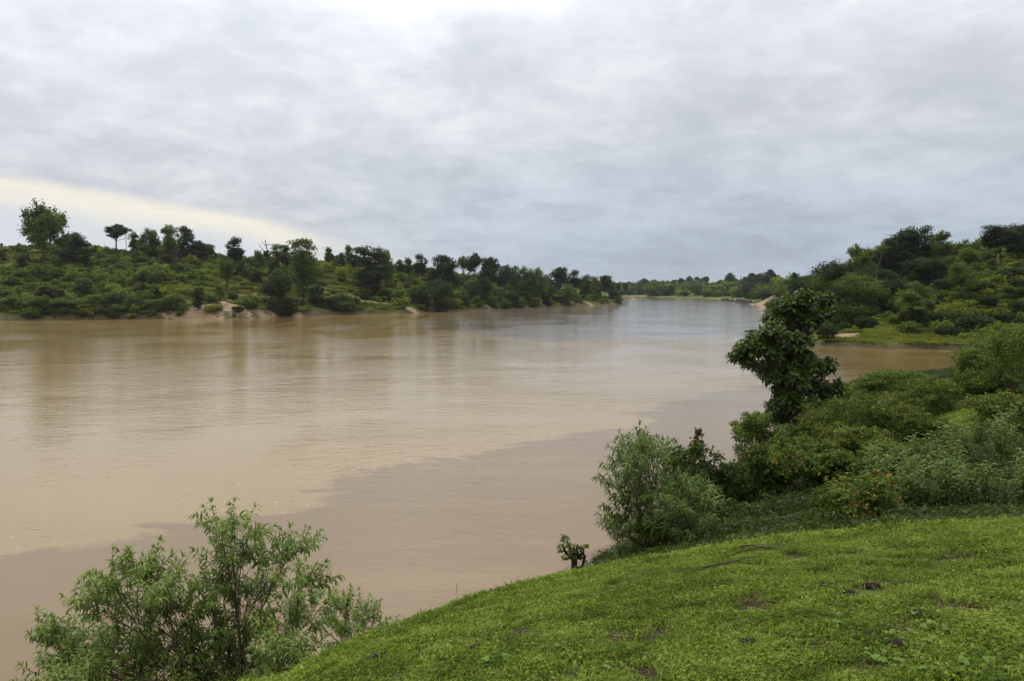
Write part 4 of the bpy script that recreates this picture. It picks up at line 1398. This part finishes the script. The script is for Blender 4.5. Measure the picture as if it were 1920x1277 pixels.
# -- shrubs of the spur
def blob_shrub(name, label, px, py, hw, hh, depth, mat, leaf, n, seed, flowers=0, aspect=.55, nl=9, cat='shrub', group=None, subs=16, part='foliage', red=0, lobes_px=None, up=.5):
    rng = np.random.default_rng(seed)
    if depth is None:
        depth = float(np.clip(ground_hit(px, py + hh * .9)[1], 11, 44))
    c = P(px, py, depth); k = depth / F
    rw, rh = hw * k, hh * k
    base = np.array([c[0], c[1], gz(c[0], c[1])])
    e = obj(name, None, None, tuple(base)); tag(e, label, cat, group)
    lobes = []
    if lobes_px:
        for lx, ly, lr in lobes_px:
            q = P(lx, ly, depth + rng.normal() * rw * .25) - base
            lobes.append((q[0], q[1], q[2], lr * k, lr * k, lr * k * .85))
    else:
        ctr = c - base
        for j in range(nl):
            a = j / nl * 6.283 + rng.uniform(-.4, .4); r = rng.uniform(.25, .72)
            s = rng.uniform(.34, .5)
            zz_ = rng.uniform(-.75, .62) * (1 - .35 * r)
            lobes.append((ctr[0] + math.cos(a) * r * rw, ctr[1] + math.sin(a) * r * rw, ctr[2] + zz_ * rh, s * rw, s * rw, s * rh))
        lobes.append((ctr[0], ctr[1], ctr[2] + .1 * rh, .5 * rw, .5 * rw, .55 * rh))
        lobes.append((ctr[0], ctr[1], max(.2, ctr[2] * .45), .6 * rw, .6 * rw, max(.25, ctr[2] * .4)))
    mb = MB(); crown_leaves(mb, lobes, n, leaf, rng, subs=subs + 6, spread=.20, aspect=aspect, up=up)
    f = obj(part, mb.data(part, M[mat]), e)
    sb = MB()
    for L in lobes:
        p_ = limb_path((rng.normal() * .1, rng.normal() * .1, -.1), L[:3], rng, .1, 5)
        sb.tube(p_, np.linspace(.022, .007, 5), 5)
    obj('stem', sb.data('stem', M['twig'], True), e)
    if flowers:
        fb = MB()
        v0 = np.vstack(mb.v).reshape(-1, 4, 3).mean(1)
        ctr = v0.mean(0)
        out = np.linalg.norm((v0 - ctr) / v0.std(0), axis=1) + .5 * (v0[:, 2] - ctr[2]) / v0[:, 2].std() - .4 * (v0[:, 1] - ctr[1]) / v0[:, 1].std()
        side = fbm(v0[:, 0] * 1.3 + seed, v0[:, 2] * 1.3, seed, 2)
        cand = np.argsort(-(out + side * 3.0))[:len(v0) // 3]
        for q in rng.choice(cand, min(flowers, len(cand)), replace=False):
            c0 = v0[q] + rng.normal(size=3) * .02 + np.array([0, -.02, .03])
            s = rng.uniform(.009, .016) * (1 + .02 * (depth - 14))
            aa = np.arange(6) / 6 * 6.283
            nr = rng.normal(size=3) * .5 + np.array([0, -.6, .8]); nr /= np.linalg.norm(nr)
            u = np.cross(nr, [1, .2, 0]); u /= np.linalg.norm(u); w = np.cross(nr, u)
            ring = c0 + s * (np.cos(aa)[:, None] * u + np.sin(aa)[:, None] * w)
            vv = np.vstack([ring, c0 + nr * s * .6, c0 - nr * s * .4])
            fb.add(vv, None, [(j, (j + 1) % 6, 6) for j in range(6)] + [((j + 1) % 6, j, 7) for j in range(6)])
        obj('flowers', fb.data('flowers', M['flower']), e)['kind'] = 'stuff'
    if red:
        rb = MB(); v0 = np.vstack(mb.v).reshape(-1, 4, 3).mean(1)
        cand = np.argsort(-v0[:, 2])[:red * 6]
        for q in rng.choice(cand, red, replace=False):
            leaf_strip(rb, v0[q], rng.normal(size=3) + np.array([0, 0, .8]), np.array([0, 1, .3]), .12, .045, .2, .5)
        obj('young_red_leaves', rb.data('young_red_leaves', M['red_leaf']), e)
    return e


FS = 'flowering shrubs on the near spur'
blob_shrub('pointed_shrub', 'dark green shrub with a pointed top behind the willowy shrub', 1305, 890, 75, 80, wd + 1.8, 'lantana', .085, 12000, 21, 24, red=12,
           lobes_px=[(1311, 808, 7), (1310, 822, 12), (1308, 842, 19), (1300, 868, 34), (1262, 868, 30), (1268, 845, 12), (1340, 878, 36), (1375, 890, 28), (1290, 905, 44), (1340, 925, 46), (1380, 925, 34), (1300, 950, 50), (1350, 970, 44), (1310, 1000, 40), (1365, 1000, 30)])
ls = [
    ('orange flowering shrub standing closest to the river beside the pale bush', 1440, 885, 58, 62, 24, 'lantana', 70),
    ('orange flowering shrub directly below the broad leaved tree', 1490, 850, 62, 62, 29, 'lantana', 30),
    ('green shrub with scattered orange flowers right below the tree crown', 1560, 790, 66, 55, 33, 'lantana', 45),
    ('orange flowering shrub in the middle of the spur thicket', 1610, 835, 80, 50, 27, 'lantana', 60),
    ('broad flowering shrub below the tributary water', 1650, 765, 75, 48, 34, 'lantana', 60),
    ('orange flowering shrub left of the grassy strip', 1705, 795, 60, 45, 29, 'lantana', 60),
    ('shrub with few orange flowers at the upper end of the grassy strip', 1740, 745, 60, 42, 36, 'lantana', 30),
    ('dark round flowering shrub in front, right above the meadow', 1600, 935, 78, 66, 15.5, 'lantana', 60),
    ('orange flowering shrub right of the grassy strip at the photo edge', 1885, 775, 62, 42, 21, 'lantana', 70),
    ('low shrub left of the dark round one at the foot of the slope', 1540, 870, 60, 45, 23, 'lantana', 24),
    ('dark shrub in the hollow between two orange flowering ones', 1660, 860, 62, 36, 23, 'lantana', 12),
]
for k, (lab, px, py, hw, hh, dep, mat, fl) in enumerate(ls):
    blob_shrub('flowering_shrub', lab, px, py, hw, hh, None, mat, .085 if dep > 20 else .06, 6500, 200 + k, int(fl * 3.2), .6, group=FS)
ps = [
    ('pale green bush hanging over the water left of the tree foot', 1408, 800, 42, 36, 33, .15, .3),
    ('pale green shrub against the tributary water right of the tree', 1640, 720, 48, 32, 42, .17, .35),
    ('pale green shrub against the tributary water, right one of two', 1700, 715, 45, 28, 43, .17, .35),
    ('small green shrub on the spur right behind the tree', 1570, 745, 40, 35, 40, .16, .45),
    ('green shrub hiding the foot of the broad leaved tree', 1486, 822, 52, 44, 32, .12, .5),
    ('large pale feathery shrub at the right edge over the tributary', 1895, 648, 78, 74, 27, .14, .32),
    ('feathery shrub left of the large pale one over the tributary', 1828, 680, 54, 50, 30, .14, .35),
    ('dark shrub under the large pale feathery one', 1850, 722, 60, 28, 28, .12, .5),
    ('leafy shrub between the spur thicket and the feathery shrubs', 1780, 735, 42, 30, 33, .14, .4),
]
for k, (lab, px, py, hw, hh, dep, leaf, asp) in enumerate(ps):
    blob_shrub('pale_shrub', lab, px, py, hw, hh, dep, 'lantana' if lab.startswith(('dark', 'green')) else 'pale_shrub', leaf, 5200, 300 + k, 0, asp, group='pale shrubs on the near spur')


# -- tall pale weeds on the slope behind the meadow
def weed_proto(seed, H, L, nstem=4):
    rng = np.random.default_rng(seed)
    sb = MB(); lb = MB()
    for s in range(nstem):
        a = rng.uniform(0, 6.283); ln = rng.uniform(.05, .35) * H
        top = np.array([math.cos(a) * ln, math.sin(a) * ln, H * rng.uniform(.7, 1.05)])
        path = limb_path((0, 0, -.03), top, rng, .05, 7)
        sb.tube(path, np.linspace(.008, .003, 7), 4)
        for k in range(26):
            f = .22 + .78 * k / 25
            j = f * 6; j0 = int(min(j, 5)); b = path[j0] * (1 - (j - j0)) + path[j0 + 1] * (j - j0)
            an_ = k * 2.4; d = np.array([math.cos(an_), math.sin(an_), .75])
            leaf_strip(lb, b, d, np.array([0, 0, 1.0]) + rng.normal(size=3) * .2, L * rng.uniform(.7, 1.2), L * .27, .42, np.clip(rng.normal(.3 + .45 * f, .12), 0, 1))
    return sb.data('stem', M['twig'], True), lb.data('leaves', M['weed'])


WP = [weed_proto(700 + k, 1.2, .21, 7 + k % 3) for k in range(4)]
rngV = np.random.default_rng(808)
spots = [(1700, 850), (1740, 835), (1780, 850), (1815, 830), (1725, 890), (1760, 900), (1800, 905), (1690, 905), (1660, 900), (1840, 860), (1850, 810), (1880, 835), (1830, 790), (1870, 905), (1905, 880),
         (1900, 930), (1850, 945), (1810, 955), (1770, 955), (1730, 950), (1690, 955), (1640, 905), (1915, 960), (1880, 965), (1790, 880), (1745, 865), (1720, 920), (1700, 870), (1670, 870), (1890, 800)]
spots = [q for q in spots if not (q[0] > 1835 and 835 < q[1] < 935)]
spots = spots + [(px + rngV.uniform(-22, 22), py + rngV.uniform(-14, 14)) for px, py in spots[::2]]
for k, (px, py) in enumerate(spots):
    g = ground_hit(px + rngV.normal() * 8, min(py + 34, 966))
    x, y = g[0], g[1]
    e = obj('tall_weed', None, None, (x, y, gz(x, y)), (0, 0, rngV.uniform(0, 6.28)), rngV.uniform(.35, .85) * (1.0 if g[1] < 18 else 1.25))
    tag(e, 'pale green tall weed with narrow leaves in the ' + ['left', 'middle', 'right'][int(np.searchsorted([1720, 1810], px))] + ' of the ' + ('front row' if py > 890 else 'back rows'), 'weed', 'tall weeds behind the meadow')
    st, lv = WP[k % 4]
    obj('stem', st, e); obj('leaves', lv, e)

# -- pale dry stems among the weeds
for k, (pl, lab) in enumerate(((((1888, 968), (1890, 945), (1905, 928)), 'pale bent dry stem at the right end of the weeds'), (((1830, 950), (1838, 915), (1858, 893)), 'pale dry stem left of the bent one among the weeds'),
                               (((1762, 960), (1745, 925), (1730, 900)), 'pale dry stem leaning left in the middle of the weeds'))):
    g0 = ground_hit(pl[0][0], min(pl[0][1], 968)); dd = g0[1]
    pp = np.array([P(a, b, dd) for a, b in pl]); pp[0] = g0
    tb = MB(); tb.tube(pp - g0, [.010, .008, .005], 5)
    tag(obj('dry_stick', tb.data('dry_stick', M['pale_bark'], True), None, tuple(g0)), lab, 'stick')

# -- pollarded stump sprouting at the water's edge
pb = P(1075, 1078, 22.5); pb[2] = gz(pb[0], pb[1])
e = obj('pollard_tree', None, None, tuple(pb)); tag(e, 'small pollarded tree with a dark stubby trunk at the water edge', 'tree')
rngP = np.random.default_rng(9)
tb = MB(); th = .85
tb.tube([(0, 0, -.3), (0, 0, .2), (.03, 0, .5), (0, 0, th)], [.12, .10, .09, .11], 8)
for dx, dz, bx in ((-.32, .42, -.1), (.30, .15, .3), (-.1, .4, 0), (.12, .42, .02), (.02, .35, 0)):
    tb.tube([(0, 0, th - .25), (dx * .7 + bx * .3, .05, th - .05 + dz * .2), (dx, 0, th + dz * .6)], [.05, .04, .025], 6)
tb.tube([(.05, 0, .35), (.28, 0, .45), (.33, 0, .75), (.2, 0, .92)], [.05, .05, .045, .03], 6)
obj('trunk', tb.data('trunk', M['dark_wood'], True), e)
kk = 22.5 / F
top = P(1075, 1030, 22.5) - pb
lob = []
sbm = MB()
for px, py, r in ((1060, 1012, 8), (1052, 1028, 8), (1068, 1024, 9), (1085, 1030, 9), (1096, 1026, 7), (1075, 1040, 9), (1060, 1044, 8), (1090, 1042, 8), (1056, 1004, 4)):
    q = P(px, py, 22.5 + rngP.normal() * .2) - pb
    lob.append((q[0], q[1], q[2], r * kk, r * kk, r * kk))
    sbm.tube(limb_path((rngP.normal() * .1, 0, th), q, rngP, .06, 5), np.linspace(.016, .005, 5), 4)
obj('shoot', sbm.data('shoot', M['twig'], True), e)
cb = MB(); crown_leaves(cb, lob, 950, .085, rngP, subs=9, aspect=.36)
obj('crown', cb.data('crown', M['pale_shrub']), e)

# -- bits on the brow
g = ground_hit(858, 1134)
tb = MB(); hh = 42 * g[1] / F
tb.tube([(0, 0, -.05), (-.012, 0, hh * .5), (-.03, 0, hh * .93), (-.03, 0, hh)], [.007, .006, .007, .009], 5)
tag(obj('dry_stalk', tb.data('dry_stalk', M['twig'], True), None, tuple(g)), 'thin dry upright stalk on the meadow edge', 'stalk')
g = ground_hit(894, 1122)
tb = MB(); tb.tube([(0, 0, -.05), (.005, 0, .03), (-.005, 0, .07), (.002, 0, .085)], [.028, .026, .03, .014], 8)
tag(obj('stump', tb.data('stump', M['dark_wood'], True), None, tuple(g)), 'short dark wooden stump on the meadow edge', 'stump')


def ground_path(pl, lift, n=14):
    ps_ = [ground_hit(px, py) for px, py in pl]
    t = np.linspace(0, len(ps_) - 1, n)
    ps_ = np.array(ps_)
    out = np.stack([np.interp(t, np.arange(len(ps_)), ps_[:, k]) for k in range(3)], 1)
    z, _ = h_near(out[:, 0], out[:, 1])
    out[:, 2] = z + lift + .004 * np.sin(np.arange(n) * .9)
    return out


for pl, lab in (([(1318, 1078), (1360, 1068), (1400, 1062), (1425, 1055)], 'longer fallen stick lying in the meadow grass'),
                ([(1388, 1036), (1420, 1034), (1450, 1038), (1472, 1045)], 'thin curved fallen stick at the upper meadow edge')):
    tb = MB(); pp = ground_path(pl, .055)
    c = pp[0].copy(); tb.tube(pp - c, np.linspace(.009, .004, len(pp)), 5)
    tag(obj('fallen_stick', tb.data('fallen_stick', M['twig'], True), None, tuple(c)), lab, 'stick')


def scrap(name, px, py, w, h, mat, label, seed):
    rng = np.random.default_rng(seed)
    g = ground_hit(px, py)
    nx, ny = 8, 5
    X, Y = np.meshgrid(np.linspace(-.5, .5, nx), np.linspace(-.5, .5, ny))
    v = np.stack([X.ravel() * w, Y.ravel() * h, rng.random(nx * ny) * h * .5 + .02], 1) + rng.normal(size=(nx * ny, 3)) * h * .08
    i = np.arange(nx * ny).reshape(ny, nx)
    q = np.stack([i[:-1, :-1], i[:-1, 1:], i[1:, 1:], i[1:, :-1]], -1).reshape(-1, 4)
    o = obj(name, mesh_np(name, v, q, None, None, True, [M[mat]]), None, tuple(g + np.array([0, 0, .03])), (0, 0, rng.uniform(-.3, .9)))
    md = o.modifiers.new('thickness', 'SOLIDIFY'); md.thickness = .003
    tag(o, label, 'litter')


scrap('plastic_scrap', 568, 1252, .09, .05, 'blue_plastic', 'pale blue crumpled plastic scrap in the grass at the bottom', 3)
scrap('plastic_scrap', 538, 1261, .10, .04, 'plastic', 'dirty white plastic scrap beside the pale blue one', 4)

# -- broad leaved weeds dotted in the turf
lb = MB()
an = np.linspace(-2.5, 2.5, 21)
rad = .040 * (1 + .16 * np.cos(an * 3.6)) * (1 - .1 * np.abs(an) / 2.5)
rim = np.stack([np.cos(an) * rad + .03, np.sin(an) * rad, .006 * np.cos(an * 7.2) - .004], 1)
lb.add(np.vstack([[(0.012, 0, .006)], rim]), None, [(0, k + 1, k + 2) for k in range(20)], .5)
leaf_me = lb.data('leaf', M['broad_weed'])
bw = [(1752, 1205, 4), (1640, 1245, 4), (1662, 1258, 3), (1700, 1262, 2), (1735, 1220, 3), (1745, 1270, 2), (1590, 1190, 2), (1692, 1205, 2), (1380, 1266, 3), (1485, 1262, 2), (1055, 1240, 3), (1150, 1270, 3), (775, 1180, 2),
      (1828, 1264, 2), (1695, 1163, 2), (1366, 1165, 2), (930, 1256, 2)]
rngQ = np.random.default_rng(12)
for px, py, n in bw:
    g = ground_hit(px, py)
    e = obj('broad_leaf_weed', None, None, tuple(g)); tag(e, 'pale lobed weed leaves lying in the short meadow turf', 'weed', 'broad leaved weeds in the turf')
    for k in range(n):
        a = k / n * 6.283 + rngQ.uniform(-.4, .4)
        obj('leaf', leaf_me, e, (.028 * math.cos(a), .028 * math.sin(a), .034 + rngQ.uniform(0, .014)), (rngQ.normal() * .2 + .2, rngQ.normal() * .2, a), rngQ.uniform(.35, .7))

# -- soil clods
rngC = np.random.default_rng(14)
cm = []
for k in range(3):
    th_ = np.linspace(0, math.pi, 5); ph_ = np.linspace(0, 2 * math.pi, 8)[:-1]
    v = [(0, 0, .6)]
    for t_ in th_[1:-1]:
        for f_ in ph_:
            r_ = rngC.uniform(.75, 1.25)
            v.append((math.sin(t_) * math.cos(f_) * r_, math.sin(t_) * math.sin(f_) * r_, math.cos(t_) * .6 * r_))
    v.append((0, 0, -.6))
    tr = [(0, 1 + j, 1 + (j + 1) % 7) for j in range(7)] + [(22, 15 + (j + 1) % 7, 15 + j) for j in range(7)]
    qd = [(1 + r_ * 7 + j, 8 + r_ * 7 + j, 8 + r_ * 7 + (j + 1) % 7, 1 + r_ * 7 + (j + 1) % 7) for r_ in range(2) for j in range(7)]
    cm.append(mesh_np('soil_clod', np.array(v), qd, tr, None, True, [M['clod']]))
for px, py, s in [(700, 1247, .075), (712, 1243, .05), (765, 1186, .05), (852, 1218, .04), (787, 1245, .04), (1555, 1112, .06), (1590, 1125, .05), (1410, 1222, .05), (1635, 1105, .04), (1730, 1168, .045), (1620, 1200, .04), (1560, 1172, .05), (1880, 1215, .05), (1690, 1222, .05), (890, 1222, .035)]:
    g = ground_hit(px, py)
    tag(obj('soil_clod', cm[rngC.integers(3)], None, (g[0], g[1], g[2] + .012), (0, 0, rngC.uniform(0, 6)), (s * 1.3, s, s * .7)), 'small dark clod of bare soil in the meadow turf', 'clod', 'soil clods in the turf')


# -- turf and creeping ground cover
def normal_rot(x, y, rng):
    e = .15
    zx = (h_near(x + e, y)[0] - h_near(x - e, y)[0]) / (2 * e)
    zy = (h_near(x, y + e)[0] - h_near(x, y - e)[0]) / (2 * e)
    n = np.stack([-zx, -zy, np.ones(len(x))], 1); n /= np.linalg.norm(n, axis=1)[:, None]
    # rotation R = Rz(a) * Ry(b), tilting z onto n, preceded by a free spin
    b = np.arccos(np.clip(n[:, 2], -1, 1)); a = np.arctan2(n[:, 1], n[:, 0])
    spin = rng.uniform(0, 6.283, len(x))
    ca, sa, cb_, sb_ = np.cos(a), np.sin(a), np.cos(b), np.sin(b)
    cs, ss = np.cos(spin), np.sin(spin)
    z0 = np.zeros(len(x)); o1 = np.ones(len(x))
    def mat(r):
        return np.array(r).transpose(2, 0, 1)
    Rz = mat([[ca, -sa, z0], [sa, ca, z0], [z0, z0, o1]]); Ry = mat([[cb_, z0, sb_], [z0, o1, z0], [-sb_, z0, cb_]]); Rs = mat([[cs, -ss, z0], [ss, cs, z0], [z0, z0, o1]])
    Mx = Rz @ Ry @ Rs
    ey = np.arcsin(np.clip(-Mx[:, 2, 0], -1, 1)); ex = np.arctan2(Mx[:, 2, 1], Mx[:, 2, 2]); ez = np.arctan2(Mx[:, 1, 0], Mx[:, 0, 0])
    return np.stack([ex, ey, ez], 1)


def turf_patch(seed, nb, rad, hmin, hmax, wd_, broad, mat='grass'):
    rng = np.random.default_rng(seed)
    n = nb
    r = rad * np.sqrt(rng.random(n)) * (1 + .3 * rng.normal(size=n)); a = rng.uniform(0, 6.283, n)
    c = np.stack([r * np.cos(a), r * np.sin(a), np.full(n, -.004)], 1)
    h = rng.uniform(hmin, hmax, n) * (1 + .6 * (rng.random(n) < .06)); yaw = rng.uniform(0, 6.283, n); ln = rng.uniform(.25, 1.25, n)
    dirx = np.stack([np.cos(yaw), np.sin(yaw), 0 * yaw], 1); sd = np.stack([-np.sin(yaw), np.cos(yaw), 0 * yaw], 1)
    w = (wd_ * rng.uniform(.7, 1.3, n))[:, None]
    hh_ = h[:, None]; lnn = ln[:, None]
    up = np.array([0, 0, 1.0])
    mid = c + up * hh_ * .62 + dirx * hh_ * lnn * .30
    tip = c + up * hh_ * (1.0 - .30 * lnn) + dirx * hh_ * lnn * .9
    v = np.stack([c - sd * w * .5, c + sd * w * .5, mid + sd * w * .5, mid - sd * w * .5, tip], 1).reshape(-1, 3)
    k = np.arange(n) * 5
    tint = np.clip(rng.normal(.45, .2, n), 0, 1)
    mb = MB(); mb.add(v, np.stack([k, k + 1, k + 2, k + 3], 1), np.stack([k + 3, k + 2, k + 4], 1), np.repeat(tint, 5))
    if broad:
        m = broad
        r = rad * np.sqrt(rng.random(m)); a = rng.uniform(0, 6.283, m)
        pc = np.stack([r * np.cos(a), r * np.sin(a), rng.uniform(.012, hmax * .75, m)], 1)
        nr = rng.normal(size=(m, 3)) * .35 + up
        nr /= np.linalg.norm(nr, axis=1)[:, None]
        leaf_quads(mb, pc, nr, rng.uniform(.012, .026, m), .7, rng, np.clip(rng.normal(.5, .25, m), 0, 1))
    return mb.data('turf_tuft', M[mat])


rngX = np.random.default_rng(99)
tufts = [turf_patch(1000 + k, 170, .085, .014 + .005 * (k % 3), .034 + .010 * (k % 3), .0044, 30) for k in range(6)]
tufts += [turf_patch(1020 + k, 60, .10, .012, .03, .005, 10, 'dry_grass') for k in range(2)]
n = 100000
az = rngX.uniform(-.70, 1.55, n); r = np.sqrt(rngX.uniform(0.8 ** 2, 13.5 ** 2, n))
x = r * np.sin(az); y = r * np.cos(az)
z, d = h_near(x, y)
_, Rr, _ = brow(x, y)
soil, sand = soil_near(x, y, z, d)
keep = (r < Rr * rngX.uniform(1.25, 1.6, n)) & (d > 1.5) & (rngX.random(n) > soil * .93) & (fbm(x * 4.0, y * 4.0, 53, 3) > -.26 + .25 * fbm(x * .6, y * .6, 57, 2))
x, y, z = x[keep], y[keep], z[keep]
rot = normal_rot(x, y, rngX)
sc = rngX.uniform(.75, 1.3, len(x)) * (1 + .35 * fbm(x * .8, y * .8, 51, 2))
_, Rr_, r_b = brow(x, y)
sc = sc * (1 + 1.1 * (rngX.random(len(x)) ** 3) * sstep(.8, .95, r_b / Rr_))
n2 = 2600
n2 = 9000
xs_ = STRIP[0] + rngX.normal(size=n2) * 5; ys_ = STRIP[1] + rngX.normal(size=n2) * 5
k_ = blob(xs_, ys_, *STRIP) > .2
xs_, ys_ = xs_[k_], ys_[k_]
zs_, _ = h_near(xs_, ys_)
x = np.concatenate([x, xs_]); y = np.concatenate([y, ys_]); z = np.concatenate([z, zs_])
rot = np.concatenate([rot, normal_rot(xs_, ys_, rngX)]); sc = np.concatenate([sc, rngX.uniform(1.6, 3.0, len(xs_))])
turf = obj('meadow_turf', None); tag(turf, 'short bright green grass turf of the near meadow', 'grass', None, 'stuff')
srcs = []
for k in range(8):
    o = obj('turf_tuft', tufts[k], turf, (x[k], y[k], z[k]), tuple(rot[k]), float(sc[k])); srcs.append(o)
scatter_gn('turf_blades', np.stack([x, y, z], 1)[8:], rot[8:], sc[8:], rngX.choice(8, len(x) - 8, p=[.16, .16, .16, .16, .15, .15, .03, .03]), srcs, None, None, turf)


def creeper_patch(seed, n, rad, mat, smin, smax, hmax):
    rng = np.random.default_rng(seed)
    r = rad * np.sqrt(rng.random(n)); a = rng.uniform(0, 6.283, n)
    c = np.stack([r * np.cos(a), r * np.sin(a), rng.random(n) ** 1.5 * hmax * (1 - .6 * (r / rad) ** 2) + .01], 1)
    nr = rng.normal(size=(n, 3)) * .5 + np.array([0, 0, .9]); nr /= np.linalg.norm(nr, axis=1)[:, None]
    mb = MB(); leaf_quads(mb, c, nr, rng.uniform(smin, smax, n), .65, rng, np.clip(rng.normal(.42, .22, n), 0, 1))
    return mb.data('creeper_tuft', M[mat])


cps = [creeper_patch(1100 + k, 210, .42, 'cover', .03, .085, .10 + .12 * (k % 2)) for k in range(4)]
n = 52000
rc = rngX.uniform(9, 78, n); ac = rngX.uniform(0.0, 1.25, n)
x = rc * np.sin(ac); y = rc * np.cos(ac)
z, d = h_near(x, y)
_, Rr, r = brow(x, y)
soil, sand = soil_near(x, y, z, d)
px = 960 + F * x / y
keep = (r > Rr * 1.28) & (d > .8) & (px > 1125) & (px < 5400) & ((d > 2.0) | (px > 1300)) & (rngX.random(n) < np.where(r < 30, 1.0, .7)) & (fbm(x * .7, y * .7, 88, 3) > -.2) & (rngX.random(n) > .7 * blob(x, y, 16.5, 20, 4.5, 5)) & (rngX.random(n) > 1.6 * blob(x, y, *STRIP))
x, y, z, r = x[keep], y[keep], z[keep], r[keep]
rot = normal_rot(x, y, rngX)
sc = rngX.uniform(.7, 1.3, len(x))
cover = obj('creeping_cover', None); tag(cover, 'low creeping leaves and weeds covering the slope of the near spur', 'ground cover', None, 'stuff')
srcs = []
for k in range(4):
    o = obj('creeper_tuft', cps[k], cover, (x[k], y[k], z[k]), tuple(rot[k]), float(sc[k])); srcs.append(o)
scatter_gn('creeper_leaves', np.stack([x, y, z], 1)[4:], rot[4:], sc[4:], rngX.integers(0, 4, len(x) - 4), srcs, None, None, cover)
print('turf', 'creeper', len(x))


# ------------------------------------------------------------------ moist air
hz, T = new_mat('moist_air')
pv = T.n('ShaderNodeVolumePrincipled', ins={'Color': (0.86, 0.92, 1.0, 1), 'Density': 0.00006, 'Anisotropy': 0.3})
T.n('ShaderNodeOutputMaterial', ins={'Volume': pv.outputs[0]})
x0, x1, y0, y1, z0, z1 = -9500, 9500, -3500, 12500, -4.2, 70.0
v = [(x0, y0, z0), (x1, y0, z0), (x1, y1, z0), (x0, y1, z0), (x0, y0, z1), (x1, y0, z1), (x1, y1, z1), (x0, y1, z1)]
me = mesh_np('haze', v, [(0, 3, 2, 1), (4, 5, 6, 7), (0, 1, 5, 4), (1, 2, 6, 5), (2, 3, 7, 6), (3, 0, 4, 7)], None, None, False, [hz])
tag(obj('haze', me), 'thin moist air softening the far banks', 'haze', None, 'stuff')
